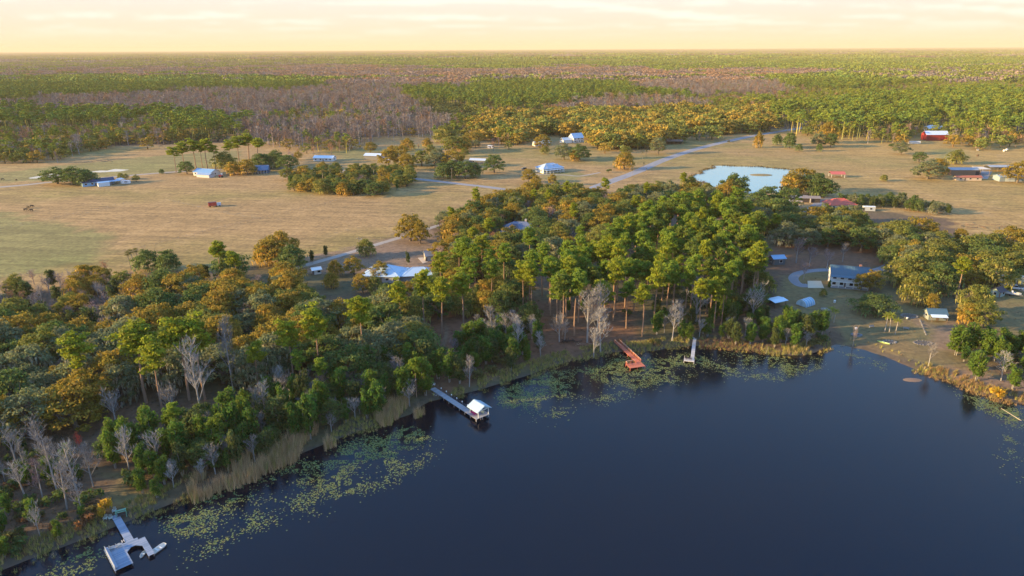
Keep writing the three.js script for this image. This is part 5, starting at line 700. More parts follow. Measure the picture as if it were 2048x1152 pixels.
// farther off: squares of canopy, then broad ones out to the horizon
function canopyPatch(seed, size, n, pointed, tris, leafSize, hMin, hMax) {
  const r = rng(seed), g = new Geo(), m = Math.round(Math.sqrt(n));
  for (let i = 0; i < m; i++) for (let j = 0; j < m; j++) { const x = ((i + r()) / m - 0.5) * size, z = ((j + r()) / m - 0.5) * size, h = mix(hMin, hMax, r()), R = size / m * (0.5 + 0.25 * r()), k = 0.75 + 0.5 * r(); for (let t = 0; t < tris; t++) { const a = r() * 6.28, e = r() * (pointed ? 1 : 1.3), d = V(Math.cos(a) * Math.cos(e), Math.sin(e), Math.sin(a) * Math.cos(e)); leaf(g, V(x + d.x * R, h * 0.55 + d.y * h * 0.42, z + d.z * R), d, leafSize * (0.7 + 0.6 * r()), r, k * (0.8 + 0.4 * r()), pointed ? 1.5 : 1); } }
  return g.geom();
}
const patches = { near: [1, 2, 3].map((s) => canopyPatch(s, 62, 36, false, 20, 4.4, 9, 22)), spiky: [4, 5, 6].map((s) => canopyPatch(s, 62, 49, true, 18, 2.6, 9, 20)), wide: [7, 8].map((s) => canopyPatch(s, 260, 324, false, 6, 11, 8, 22)) };
const patchHue = (kind, u) => (kind === 'pine' ? (rf() < 0.7 ? FC.pine : FC.pine2) : kind === 'cypress' ? (rf() < 0.55 ? FC.cyp : FC.rus) : kind === 'oak' || kind === 'hardwood' ? (rf() < 0.55 ? FC.oak : FC.oak2) : rf() < 0.4 ? FC.pine : rf() < 0.5 ? FC.oak2 : FC.cyp);
for (let z = -1880; z > -5600; z -= 56) for (let x = -4400; x < 4700; x += 56) {
  const X = x + (rf() - 0.5) * 20, Z = z + (rf() - 0.5) * 20, [u, v] = pix(X, 1, Z); if (u < -60 || u > 2110) continue;
  const wob = fbm(X / 320 + 7, Z / 420, 3) - 0.5, kind = rf() < 0.06 ? 'mixed' : forestKind(u + wob * 260, v + wob * 24), c = tone(patchHue(kind, u), 0.22);
  addFar((kind === 'cypress' ? 'spiky|' : 'near|') + Math.floor(rf() * 3), X, 1, Z, 1, 0.85 + 0.3 * rf(), Math.floor(rf() * 4) * Math.PI / 2, c);
}
for (let z = -5600; z > -42000; z -= 240) for (let x = -33000; x < 34000; x += 240) {
  const X = x + (rf() - 0.5) * 120, Z = z + (rf() - 0.5) * 120; if (Math.abs(X) > -Z * 0.80 + 200) continue; const [u, v] = pix(X, 1, Z);
  const wob = fbm(X / 1700 + 3, Z / 2600, 3) - 0.5, kind = rf() < 0.08 ? 'mixed' : forestKind(u + wob * 400, v + wob * 18);
  addFar('wide|' + Math.floor(rf() * 2), X, 1, Z, 1, 0.8 + 0.6 * rf() * (1 + wob), Math.floor(rf() * 4) * Math.PI / 2, tone(patchHue(kind, u), 0.25));
}
const farName = { pine: 'pine_forest', oak: 'oak_woodland', cypress: 'cypress_forest', bare: 'bare_woodland', bay: 'evergreen_woodland', near: 'distant_forest', spiky: 'distant_cypress_forest', wide: 'horizon_forest', shrub: 'undergrowth' };
const farLabel = { pine: 'pine forest behind the farms, tall green crowns', oak: 'golden and olive oak woodland beyond the road', cypress: 'leafless mauve-grey cypress forest behind the left pastures', bare: 'scattered leafless grey trees of the far woods', bay: 'bushy green trees mixed into the far wood edge', near: 'patchy green and gold forest canopy on the plain', spiky: 'mauve leafless forest bands on the plain', wide: 'hazy forest running out to the horizon' };
const dummy = new THREE.Object3D();
function instanced(name, geo, material, list, label, colour = true) {
  const m = new THREE.InstancedMesh(geo, material, list.length); m.name = numbered(name);
  list.forEach(([x, y, z, sx, sy, turn, c], i) => { dummy.position.set(x, y, z); dummy.scale.set(sx, sy, sx); dummy.rotation.set(0, turn, 0); dummy.updateMatrix(); m.setMatrixAt(i, dummy.matrix); if (colour && c) m.setColorAt(i, c); });
  m.castShadow = m.receiveShadow = true; m.userData = { kind: 'stuff', label, category: 'vegetation' }; scene.add(m); return m;
}
for (const [k, list] of Object.entries(far)) { const [kind, i] = k.split('|'); instanced(farName[kind], KINDS[kind] ? KINDS[kind].lo[i] : patches[kind][i], lowM, list, farLabel[kind]); }

// ---------------------------------------------------------------- the trees one can tell apart, each a thing; the rest of a crowded kind as one mass
const MOST = { pine: 300, oak: 300, bay: 300, bare: 150, cypress: 120, shrub: 200 };
const lowLimit = new Map(), restOf = {};
const chosen = [];
for (const kind of Object.keys(KINDS)) {
  const seen = trees.filter((t) => t.kind === kind).map((t) => { const [u, v, d] = pix(t.x, t.y + t.s * KINDS[kind].H, t.z); return { t, d, hid: u < -60 || u > 2108 || v > 1300 || d < 0 }; });
  const want = seen.filter((q) => !q.hid).sort((a, b) => (b.t.fixed - a.t.fixed) || a.d - b.d), top = want.slice(0, MOST[kind] ?? 300);
  top.forEach((q) => chosen.push(q.t)); restOf[kind] = [...want.slice(MOST[kind] ?? 300), ...seen.filter((q) => q.hid)].map((q) => q.t);
}
const KINDGROUP = { pine: 'pine trees of the lakeside woods', oak: 'oak trees of the woods and pastures', bay: 'bushy evergreen trees of the shore', bare: 'leafless spreading trees', cypress: 'tall leafless trees', russet: 'russet leafless trees', shrub: 'shrubs of the shore and yards', palm: 'feathery palms', fan: 'cabbage palms' };
const NOUN = { pine: 'pine', oak: 'oak', bay: 'bushy tree', bare: 'tree', cypress: 'tree', russet: 'tree', shrub: 'shrub', palm: 'palm', fan: 'palm' };
const sets = new Map();
for (const t of chosen) {
  let best, bd = 1e9; for (const l of landmarks) { const d = Math.hypot(l[1] - t.x, l[2] - t.z); if (d < bd) { bd = d; best = l; } }
  const dx = t.x - best[1], dz = t.z - best[2], dir = Math.abs(dx) > Math.abs(dz) ? (dx < 0 ? 'left of' : 'right of') : dz < 0 ? 'behind' : 'in front of';
  t.look = KINDS[t.kind].tints[t.tint][0] + ' ' + NOUN[t.kind]; t.dir = dir; t.mark = best[0]; t.bd = bd;
  const key = t.look + '|' + dir + '|' + best[0]; if (!sets.has(key)) sets.set(key, []); sets.get(key).push(t);
}
for (const list of sets.values()) { list.sort((a, b) => a.bd - b.bd); list.forEach((t, i) => { t.label = list.length === 1 ? `${t.look} ${t.dir} ${t.mark}` : i < 20 ? `${t.look} ${t.dir} ${t.mark}, ${ORD[i]}` : `${t.look} farther ${t.dir} ${t.mark}`; }); }
const protos = new Map();
for (const t of chosen) {
  const K = KINDS[t.kind], key = t.kind + t.v + '|' + t.tint; let o;
  if (!protos.has(key)) { o = new THREE.Group(); part(o, 'trunk', K.hi[t.v].t, K.trunk); part(o, K.top, K.hi[t.v].c, K.tints[t.tint][1]); protos.set(key, o); } else o = protos.get(key).clone();
  o.name = numbered(K.name); o.position.set(t.x, t.y, t.z); o.rotation.set(0, t.turn, 0); o.scale.set(t.s * t.wide, t.s, t.s * t.wide);
  o.userData = { label: t.label, category: K.category, group: KINDGROUP[t.kind] }; scene.add(o);
}
for (const [kind, list] of Object.entries(restOf)) {
  const K = KINDS[kind], by = new Map(); for (const t of list) { const key = t.v + '|' + t.tint; if (!by.has(key)) by.set(key, []); by.get(key).push([t.x, t.y, t.z, t.s * t.wide, t.s, t.turn]); }
  for (const [key, l] of by) { const [v, tint] = key.split('|'), text = K.tints[tint][0] + ' ' + NOUN[kind] + ' mass filling the lakeside woods'; instanced(K.name.replace('_tree', '') + '_thicket', K.hi[v].c, K.tints[tint][1], l, text, false); instanced(K.name.replace('_tree', '') + '_thicket_trunks', K.hi[v].t, K.trunk, l, text, false); }
}

// ---------------------------------------------------------------- reeds, grass and lily pads: nobody could count them
const rp = rng(31), dockLines = [[[37.3, -223.6], [42.5, -204]], [[66.1, -227.2], [59.5, -206]], [[60.7, -229.9], [66.1, -227]], [[-25, -189.5], [-8, -172]], [[-90.2, -129.1], [-80, -118]]];
function tuftGeom(seed, n, h, spread, w) { const r = rng(seed), g = new Geo(); for (let i = 0; i < n; i++) { const a = r() * 6.28, d = r() * spread, b = V(Math.cos(a) * d, -0.2, Math.sin(a) * d), tip = b.clone().add(V((r() - 0.5) * h * 0.45, h * (0.65 + 0.5 * r()), (r() - 0.5) * h * 0.45)), s = V(Math.cos(a + 1.57) * w, 0, Math.sin(a + 1.57) * w); g.tri(b.clone().add(s), b.clone().sub(s), tip, 0.75 + 0.5 * r()); } return g.geom(); }
{
  const list = { reed: [], sedge: [] };
  for (let i = 0; i < shore.length - 1; i++) {
    const [x0, z0] = shore[i], [x1, z1] = shore[i + 1], L = Math.hypot(x1 - x0, z1 - z0), [u, v] = pix((x0 + x1) / 2, 0, (z0 + z1) / 2); if (v > 1300 || u > 2150) continue;
    const nx = -(z1 - z0) / L, nz = (x1 - x0) / L, s = inside(lakePoly, (x0 + x1) / 2 + nx, (z0 + z1) / 2 + nz) ? -1 : 1;
    const open = (u > 835 && u < 905) || (u > 1672 && u < 1830) || (u > 222 && u < 262), reed = (u > 380 && u < 670) || (u > 760 && u < 835), dense = open ? 0.3 : reed ? 30 : 22;
    for (let k = 0; k < L * dense; k++) { const t = rp(), off = (rp() ** 0.8) * (reed ? 10 : 9) - (reed ? 3.5 : 2.6), patchy = fbm((mix(x0, x1, t)) / 6, (mix(z0, z1, t)) / 6 + off / 5, 2); if (patchy < 0.40) continue; const x = mix(x0, x1, t) + nx * s * off, z = mix(z0, z1, t) + nz * s * off; if (dockLines.some(([p, q]) => segDist(x, z, p, q) < 1.7)) continue; const y = Math.max(landHeight(x, z), -0.25);
      const hue = reed && rp() < 0.72 ? [0.48, 0.33, 0.18] : rp() < 0.55 ? [0.34, 0.31, 0.09] : rp() < 0.6 ? [0.36, 0.27, 0.13] : [0.20, 0.215, 0.07], warm = u > 1850 && rp() < 0.7 ? [0.27, 0.18, 0.09] : u > 1400 && u < 1520 && rp() < 0.6 ? [0.22, 0.13, 0.08] : hue;
      const kk = 0.75 + 0.5 * rp(), c = C3(warm[0] * kk, warm[1] * kk, warm[2] * kk), sc = 0.7 + 0.6 * rp(); (reed ? list.reed : list.sedge).push([x, y, z, sc, sc * (reed ? 1 : 0.85), rp() * 6.28, c]); }
  }
  for (const ring of [pondPoly]) for (let i = 0; i < ring.length; i++) { const [x0, z0] = ring[i], [x1, z1] = ring[(i + 1) % ring.length], L = Math.hypot(x1 - x0, z1 - z0); for (let k = 0; k < L * 2.2; k++) { const t = rp(), x = mix(x0, x1, t) + (rp() - 0.5) * 4, z = mix(z0, z1, t) + (rp() - 0.5) * 4, kk = 0.7 + 0.5 * rp(); if (fbm(x / 8, z / 8, 2) < 0.42) continue; list.sedge.push([x, 0.85, z, 0.9 + 0.6 * rp(), 0.8 + 0.5 * rp(), rp() * 6.28, C3(0.13 * kk, 0.10 * kk, 0.05 * kk)]); } }
  instanced('reeds', tuftGeom(1, 16, 3.6, 0.5, 0.05), lowM, list.reed, 'tall tan reeds along the left lake margin'); instanced('marsh_grass', tuftGeom(2, 14, 1.35, 0.5, 0.05), lowM, list.sedge, 'olive and straw marsh grass fringing the lake');
  // tufts of dry grass in the yards, lawn edges and on the near banks
  const gl = []; for (let k = 0; k < 14000; k++) { const u = rp() * 2300 - 120, v = 470 + Math.pow(rp(), 0.7) * 640, p = P(u, v); if (signed(lakePoly, p.x, p.z) < 1 || clears.some(([a, b, r]) => Math.hypot(p.x - a, p.z - b) < r * 0.7)) continue; const inMeadow = inside(meadow, p.x, p.z), lawn = lawns.some((l) => inside(l, p.x, p.z)); if (lawn && rp() < 0.8) continue; const kk = 0.7 + 0.5 * rp(), c = inMeadow ? C3(0.30 * kk, 0.21 * kk, 0.10 * kk) : rp() < 0.5 ? C3(0.12 * kk, 0.10 * kk, 0.04 * kk) : C3(0.16 * kk, 0.10 * kk, 0.06 * kk), s = (inMeadow ? 0.35 : 0.5) * (0.6 + 0.8 * rp()); gl.push([p.x, landHeight(p.x, p.z), p.z, s, s * 0.8, rp() * 6.28, c]); }
  instanced('dry_grass', tuftGeom(3, 10, 1.2, 0.8, 0.07), lowM, gl, 'tufts of dry grass on the woodland floor and field edge');
}
{
  const pad = new THREE.CircleGeometry(0.17, 8, 0.25, 5.8); pad.rotateX(-Math.PI / 2);
  const col = new Float32Array(pad.attributes.position.count * 3).fill(1); pad.setAttribute('color', new THREE.BufferAttribute(col, 3));
  const areas = [[[[296, 1032], [400, 988], [560, 930], [700, 876], [800, 848], [858, 850], [905, 890], [870, 940], [760, 990], [640, 1045], [500, 1085], [400, 1145], [330, 1150], [310, 1060]], 1.1], [[[980, 790], [1100, 740], [1240, 712], [1360, 700], [1540, 704], [1645, 715], [1662, 738], [1560, 765], [1400, 766], [1290, 790], [1190, 822], [1100, 862], [1040, 850], [1000, 820]], 1.25], [[[1890, 768], [1960, 792], [2060, 818], [2060, 985], [2000, 950], [1980, 900], [1990, 840], [1920, 800]], 1.4], [[[40, 1150], [190, 1075], [232, 1105], [215, 1160], [40, 1190]], 1.1], [[[1672, 700], [1740, 712], [1800, 735], [1770, 745], [1700, 728]], 0.8], [[[985, 775], [1250, 705], [1250, 720], [985, 800]], 0.8]];
  const list = [], lists = [[], []];
  for (const [px, dens] of areas) { const poly = polyAt(px, 0), xs = poly.map((p) => p[0]), zs = poly.map((p) => p[1]), n = (Math.max(...xs) - Math.min(...xs)) * (Math.max(...zs) - Math.min(...zs)) * 13 * dens; for (let k = 0; k < n; k++) { const x = mix(Math.min(...xs), Math.max(...xs), rp()), z = mix(Math.min(...zs), Math.max(...zs), rp()); if (!inside(poly, x, z) || !inside(lakePoly, x, z)) continue; const e = edgeDist(poly, x, z), sd = edgeDist(shore, x, z, false), nn = fbm(x / 7, z / 7 + 40, 3), thick = 0.52 + 0.10 * smooth(2, 28, sd) - 0.06 * smooth(0, 8, e) ; if (rp() > (0.05 + 0.95 * smooth(thick - 0.16, thick + 0.14, nn)) * smooth(-1, 6, e) * mix(1, 0.5, smooth(3, 26, sd)) || noise(x / 1.3, z / 1.3) < 0.3) continue; const kk = 0.7 + 0.6 * rp(), yel = rp(); lists[0].push([x, 0.012 + 0.012 * rp(), z, 0.5 + 0.75 * rp(), 1, rp() * 6.28, yel < 0.6 ? C3(0.135 * kk, 0.165 * kk, 0.045 * kk) : yel < 0.8 ? C3(0.19 * kk, 0.18 * kk, 0.05 * kk) : C3(0.10 * kk, 0.15 * kk, 0.075 * kk)]); } }
  instanced('lily_pads', pad, M(1, 1, 1, 0.65, 0, { specularIntensity: 0.35 }), lists[0], 'yellow-green lily pads floating along the lake margin');
}

// ---------------------------------------------------------------- vehicles, animals and small things
function car(name, label, at, turn, m, { L = 4.7, W = 1.85, H = 1.65, pickup = false } = {}) {
  const p = P(at[0], at[1], 1), o = thing(name, label, pickup ? 'pickup truck' : 'car', [p.x, 1.06, p.z], turn), z = W / 2;
  const prof = (pts, w, k = 1) => { const g = new Geo(), n = pts.length; for (let i = 0; i < n; i++) { const a = pts[i], b = pts[(i + 1) % n]; g.quad(V(a[0], a[1], w), V(b[0], b[1], w), V(b[0], b[1], -w), V(a[0], a[1], -w)); } for (const [i, j, k2] of THREE.ShapeUtils.triangulateShape(pts.map((q) => new THREE.Vector2(...q)), [])) for (const s of [-1, 1]) g.tri(V(...pts[i], s * w), V(...pts[j], s * w), V(...pts[k2], s * w)); return g; };
  const h = L / 2, belt = H * 0.56; part(o, 'body', prof([[-h, 0.4], [-h, belt * 0.95], [-h * 0.45, belt], [h * 0.98, belt], [h, 0.42], [h * 0.7, 0.28], [-h * 0.7, 0.28]], z), m);
  part(o, 'cabin', prof(pickup ? [[-h * 0.42, belt], [-h * 0.2, H], [h * 0.12, H], [h * 0.2, belt]] : [[-h * 0.45, belt], [-h * 0.2, H], [h * 0.7, H], [h * 0.92, belt]], z * 0.88), DARK); part(o, 'roof', new Geo().box(pickup ? -h * 0.04 : h * 0.25, H - 0.03, 0, pickup ? h * 0.34 : h * 0.92, 0.06, W * 0.84), m);
  if (pickup) part(o, 'cargo_bed', new Geo().box(h * 0.6, belt + 0.005, 0, h * 0.7, 0.03, W * 0.82), M(0.05, 0.05, 0.05));
  for (const x of [-h * 0.62, h * 0.6]) for (const s of [-1, 1]) { const wh = part(o, 'wheel', new Geo().tube(V(x, 0.34, s * (z - 0.2)), V(x, 0.34, s * (z + 0.02)), 0.34, 0.34, 10, 1, true), M(0.015, 0.015, 0.015)); part(wh, 'rim', new Geo().tube(V(x, 0.34, s * (z - 0.05)), V(x, 0.34, s * (z + 0.03)), 0.18, 0.18, 8, 1, true), M(0.4, 0.4, 0.42, 0.4, 0.6)); }
  for (const s of [-1, 1]) { part(o, 'headlight', new Geo().box(-h, 0.62, s * z * 0.72, 0.06, 0.18, 0.35), M(0.7, 0.7, 0.68, 0.2)); part(o, 'taillight', new Geo().box(h, 0.62, s * z * 0.8, 0.06, 0.2, 0.2), M(0.3, 0.02, 0.02, 0.3)); }
  part(o, 'windscreen_frame', new Geo().bar(V(-h * 0.45, belt, z * 0.9), V(-h * 0.2, H, z * 0.9), 0.08, 0.08).bar(V(-h * 0.45, belt, -z * 0.9), V(-h * 0.2, H, -z * 0.9), 0.08, 0.08), m);
  return o;
}
car('parked_suv', 'black sport utility vehicle on the limerock drive beside the sage shed', [1987, 572], -0.25, M(0.012, 0.012, 0.014, 0.25, 0, { clearcoat: 1 }));
car('pickup_truck', 'white pickup truck parked before the cream mobile home', [2031, 578], -0.4, M(0.72, 0.73, 0.74, 0.3, 0, { clearcoat: 1 }), { L: 5.4, W: 1.95, H: 1.8, pickup: true });
car('parked_suv', 'dark sport utility vehicle left of the white hipped-roof farmhouse', [1048, 339], 0.2, M(0.025, 0.028, 0.035, 0.3, 0, { clearcoat: 1 }), { L: 5.2, H: 1.9 });
car('parked_car', 'small white car parked at the right-hand wood edge past the barns', [1955, 301], 0.9, M(0.66, 0.70, 0.76, 0.3, 0, { clearcoat: 1 }), { L: 4.4, H: 1.5 });
{
  let p = P(2024, 591, 1); const b = boat('motor_boat', 'white motor boat on a trailer beside the sage shed', 'boat', [p.x, 1.7, p.z], 0.95, 6, 2.1, 0.8, M(0.70, 0.74, 0.78, 0.3), M(0.30, 0.34, 0.38), false, 2);
  part(b, 'console', new Geo().box(0, 0.5, -0.2, 0.8, 0.9, 0.6), WHITE); part(b, 'motor', new Geo().box(0, 0.5, -3.2, 0.4, 0.9, 0.5), M(0.03, 0.03, 0.03)); part(b, 'trailer', new Geo().bar(V(-0.7, -0.15, -2.6), V(-0.2, -0.15, 3.8), 0.12, 0.12).bar(V(0.7, -0.15, -2.6), V(0.2, -0.15, 3.8), 0.12, 0.12).bar(V(-1.1, -0.2, -0.8), V(1.1, -0.2, -0.8), 0.12, 0.12), M(0.2, 0.2, 0.2)); for (const s of [-1, 1]) part(b, 'wheel', new Geo().tube(V(s * 1.0, -0.3, -0.8), V(s * 1.22, -0.3, -0.8), 0.34, 0.34, 10, 1, true), M(0.015, 0.015, 0.015));
  p = P(1767, 686, 1); boat('canoe', 'lime green canoe lying on the bank beside the palms', 'canoe', [p.x, landHeight(p.x, p.z) + 0.02, p.z], 0.75, 4.2, 0.9, 0.3, M(0.42, 0.56, 0.20, 0.5), M(0.40, 0.54, 0.20, 0.5), false, 0);
  p = P(1653, 620, 1); boat('old_boat', 'grey-white old boat beached among the bushes by the arched shelter', 'boat', [p.x, 1.02, p.z], 1.2, 4.2, 1.5, 0.6, M(0.50, 0.52, 0.50), M(0.24, 0.27, 0.26), false, 2);
  p = P(1669, 605, 1); solo('water_drum', new Geo().lathe([[0.01, 0], [0.42, 0], [0.45, 0.9], [0.4, 1.0], [0.01, 1.02]], 10), WHITE, 'white drum standing on the lawn behind the palms', 'drum', [p.x, 1, p.z]);
  p = P(1814, 638, 1); solo('white_bucket', new Geo().lathe([[0.01, 0], [0.32, 0], [0.4, 0.7], [0.36, 0.72], [0.01, 0.6]], 10), WHITE, 'white bucket beside the stone ring on the lawn', 'bucket', [p.x, 1, p.z]);
  const stones = (u, v, rx, rz, n, label, m) => { const c = P(u, v, 1), o = thing('stone_ring', label, 'stone ring', [c.x, landHeight(c.x, c.z), c.z]), r = rng(u); const ash = part(o, 'bed', new Geo().lathe([[1, 0.03], [0.5, 0.06], [0.01, 0.07]], 14), M(0.10, 0.085, 0.07)); ash.scale.set(rx, 1, rz); for (let i = 0; i < n; i++) { const a = i / n * 6.283, s = 0.22 + 0.2 * r(); const q = part(o, 'stone', stoneGeo[i % 3], m); q.position.set(Math.cos(a) * rx, 0.05, Math.sin(a) * rz); q.scale.set(s, s * 0.7, s); q.rotation.y = r() * 6; } return o; };
  const stoneGeo = [1, 2, 3].map((s) => { const g = new THREE.IcosahedronGeometry(1, 1), pa = g.attributes.position; for (let i = 0; i < pa.count; i++) { const k = 0.8 + 0.4 * noise(pa.getX(i) * 3 + s * 9 + 40, pa.getY(i) * 3 + pa.getZ(i) * 2 + 40); pa.setXYZ(i, pa.getX(i) * k, pa.getY(i) * k, pa.getZ(i) * k); } g.computeVertexNormals(); g.setAttribute('color', new THREE.BufferAttribute(new Float32Array(pa.count * 3).fill(1), 3)); return g; });
  stones(1819, 632, 3.0, 2.2, 22, 'oval ring of pale stones with ash bed left of the garden shed', M(0.19, 0.18, 0.165)); stones(1846, 686, 3.1, 2.0, 20, 'dark stone ring on the lake bank beside the bare forked tree', M(0.13, 0.125, 0.13)); stones(1713, 670, 1.7, 1.3, 14, 'small ring of blue-grey stones round the lone forked tree', M(0.15, 0.18, 0.21)); stones(1779, 684, 2.2, 1.3, 14, 'ring of stones round the foot of the three lake palms', M(0.17, 0.175, 0.185));
  { const g = thing('stone_edging', 'row of pale stones edging the garden bed left of the garden shed', 'stone row', [0, 0, 0]), a = P(1840, 640), b = P(1852, 670); for (let i = 0; i < 14; i++) { const q = part(g, 'stone', stoneGeo[i % 3], M(0.15, 0.15, 0.155)); q.position.set(mix(a.x, b.x, i / 13), 1.05, mix(a.z, b.z, i / 13)); q.scale.setScalar(0.24 + 0.1 * (i % 3)); q.rotation.y = i; } }
  const bench = (u, v, turn, label) => { const c = P(u, v, 1), o = thing('garden_bench', label, 'bench', [c.x, landHeight(c.x, c.z), c.z], turn); part(o, 'seat', new Geo().box(0, 0.42, 0, 2, 0.06, 0.45), GREYWOOD); part(o, 'backrest', new Geo().box(0, 0.55, -0.22, 2, 0.4, 0.05), GREYWOOD); for (const x of [-0.85, 0.85]) part(o, 'leg', new Geo().box(x, 0, 0, 0.1, 0.42, 0.4), GREYWOOD); }; bench(1743, 655, 0.2, 'low grey wooden bench on the lawn left of the lake palms'); bench(1812, 659, -0.4, 'small grey bench on the lawn right of the lake palms');
  p = P(1712, 670, 1); const bh = thing('bird_house', 'white bird house on a post beside the forked lawn tree', 'bird house', [p.x - 0.7, 1, p.z + 0.5]); part(bh, 'post', new Geo().box(0, -0.2, 0, 0.09, 2.6, 0.09), GREYWOOD); part(bh, 'box', new Geo().box(0, 2.4, 0, 0.55, 0.5, 0.5), WHITE); part(bh, 'roof', gableRoof(0.6, 0.6, 2.9, 0.25, 0.1, 0, 0.04), WHITE);
  // fallen timber on the cleared bank
  const logs = (u, v, n, L, spread, label, name, m) => { const c = P(u, v, 1), o = thing(name, label, 'brush pile', [c.x, landHeight(c.x, c.z), c.z]), r = rng(u + v); for (let i = 0; i < n; i++) { const a = r() * 3.14, x = (r() - 0.5) * spread, z = (r() - 0.5) * spread * 0.5, l = L * (0.5 + 0.6 * r()), y = 0.15 + r() * 0.7; part(o, 'branch', new Geo().tube(V(x - Math.cos(a) * l / 2, y * r(), z - Math.sin(a) * l / 2), V(x + Math.cos(a) * l / 2, y + 0.3 * r(), z + Math.sin(a) * l / 2), 0.10 + 0.08 * r(), 0.05, 5, 0.7 + 0.6 * r(), true), m); } };
  logs(1142, 686, 14, 4.5, 6, 'dark heap of burnt branches on the cleared bank left of the red dock', 'burnt_pile', M(0.025, 0.02, 0.02)); logs(1168, 690, 5, 3.5, 5, 'few pale fallen logs on the bank beside the red dock', 'fallen_logs', M(0.30, 0.20, 0.14)); logs(1960, 452, 22, 6, 26, 'long heap of cut brush at the edge of the right meadow', 'brush_pile', M(0.16, 0.11, 0.08)); logs(200, 323, 16, 6, 22, 'low grey brush heap in the far left meadow', 'brush_heap', M(0.13, 0.11, 0.12)); logs(807, 795, 12, 2.5, 5, 'dark driftwood heap on the shore left of the gazebo pier', 'driftwood', M(0.05, 0.045, 0.045));
  p = P(1515, 704, 0); solo('dead_snag', new Geo().tube(V(0, -0.6, 0), V(2.4, 1.2, -4.2), 0.12, 0.04, 5), M(0.42, 0.36, 0.26), 'thin dead trunk leaning out of the lake right of the grey dock', 'dead trunk', [p.x + 1.5, 0, p.z + 3]); p = P(2022, 834, 0); solo('dead_snag', new Geo().tube(V(-2.6, 2.2, -1.2), V(2, -0.3, 2.2), 0.06, 0.14, 5), M(0.46, 0.40, 0.28), 'pale dead branch leaning over the lily pads at the right margin', 'dead branch', [p.x, 0, p.z]);
  // muddy islet of dry reeds off the right bank
  p = P(1825, 760, 0); const isl = struct('terrain', new Geo().lathe([[2.6, -0.3], [2.3, 0.05], [1.2, 0.2], [0.01, 0.24]], 12), M(0.20, 0.13, 0.085)); isl.position.set(p.x, 0, p.z); isl.scale.set(1.3, 1, 0.6);
  // feed trailer in the big field
  p = P(428, 413, 1); const fw = thing('field_wagon', 'small red-sided wagon standing alone in the big left field', 'wagon', [p.x, 1, p.z], 0.45); part(fw, 'body', new Geo().box(-0.8, 0.7, 0, 5, 2.3, 2.6), M(0.42, 0.06, 0.04)); part(fw, 'roof', new Geo().box(-0.8, 3.02, 0, 5.3, 0.12, 2.9), M(0.12, 0.06, 0.07)); part(fw, 'box', new Geo().box(3.2, 0.6, 0, 2.6, 1.6, 2.3), M(0.45, 0.50, 0.58)); for (const x of [-2.4, 1.4, 3.6]) for (const s of [-1, 1]) part(fw, 'wheel', new Geo().tube(V(x, 0.45, s * 1.2 - 0.12), V(x, 0.45, s * 1.2 + 0.12), 0.45, 0.45, 10, 1, true), M(0.02, 0.02, 0.02)); part(fw, 'drawbar', new Geo().bar(V(4.5, 0.7, 0), V(6.2, 0.4, 0), 0.2, 0.15), M(0.3, 0.3, 0.32));
  p = P(245, 368, 1); const ct = thing('camper', 'small white camper beside the light blue ranch house', 'camper', [p.x + 3, 1, p.z], 0.1); part(ct, 'body', new Geo().box(0, 0.5, 0, 6, 2.3, 2.4), M(0.66, 0.68, 0.72)); part(ct, 'window', new Geo().box(0.5, 1.5, 0, 2.4, 0.7, 2.46), DARK); for (const s of [-1, 1]) part(ct, 'wheel', new Geo().tube(V(0, 0.35, s * 1.1 - 0.1), V(0, 0.35, s * 1.1 + 0.1), 0.35, 0.35, 10, 1, true), M(0.02, 0.02, 0.02));
  p = P(236, 366, 1); const aw = thing('canopy_tent', 'white canopy tent between ranch house and camper', 'tent', [p.x, 1, p.z - 4]); part(aw, 'canopy', new Geo().lathe([[4.2, 2.3], [2.6, 3.0], [0.01, 3.5]], 4), M(0.72, 0.66, 0.62)); for (const [x, z] of [[-2.8, -2.8], [2.8, -2.8], [-2.8, 2.8], [2.8, 2.8]]) part(aw, 'post', new Geo().box(x, -0.2, z, 0.12, 2.55, 0.12), WHITE);
  p = P(442, 355, 1); const tr = thing('red_tractor', 'red and white tractor beside the sky blue farmhouse roof', 'tractor', [p.x, 1, p.z], 0.4); part(tr, 'body', new Geo().box(0, 0.8, 0, 3.2, 1.2, 1.2), M(0.45, 0.04, 0.04)); part(tr, 'cab', new Geo().box(0.8, 2, 0, 1.4, 1.5, 1.4), M(0.6, 0.56, 0.54)); for (const s of [-1, 1]) { part(tr, 'wheel', new Geo().tube(V(1, 0.8, s * 0.9 - 0.2), V(1, 0.8, s * 0.9 + 0.2), 0.8, 0.8, 12, 1, true), M(0.02, 0.02, 0.02)); part(tr, 'wheel', new Geo().tube(V(-1.2, 0.5, s * 0.7 - 0.15), V(-1.2, 0.5, s * 0.7 + 0.15), 0.5, 0.5, 10, 1, true), M(0.02, 0.02, 0.02)); }
  [[2008, 303, 'left'], [2013, 301, 'right']].forEach(([u, v, s]) => { const q = P(u, v, 1); solo('round_bale', new Geo().tube(V(-0.8, 0.95, 0), V(0.8, 0.95, 0), 0.95, 0.95, 12, 1, true), M(0.68, 0.68, 0.66), `white wrapped round bale at the right wood edge, ${s} one of two`, 'bale', [q.x, 1, q.z], 0.4); });
}
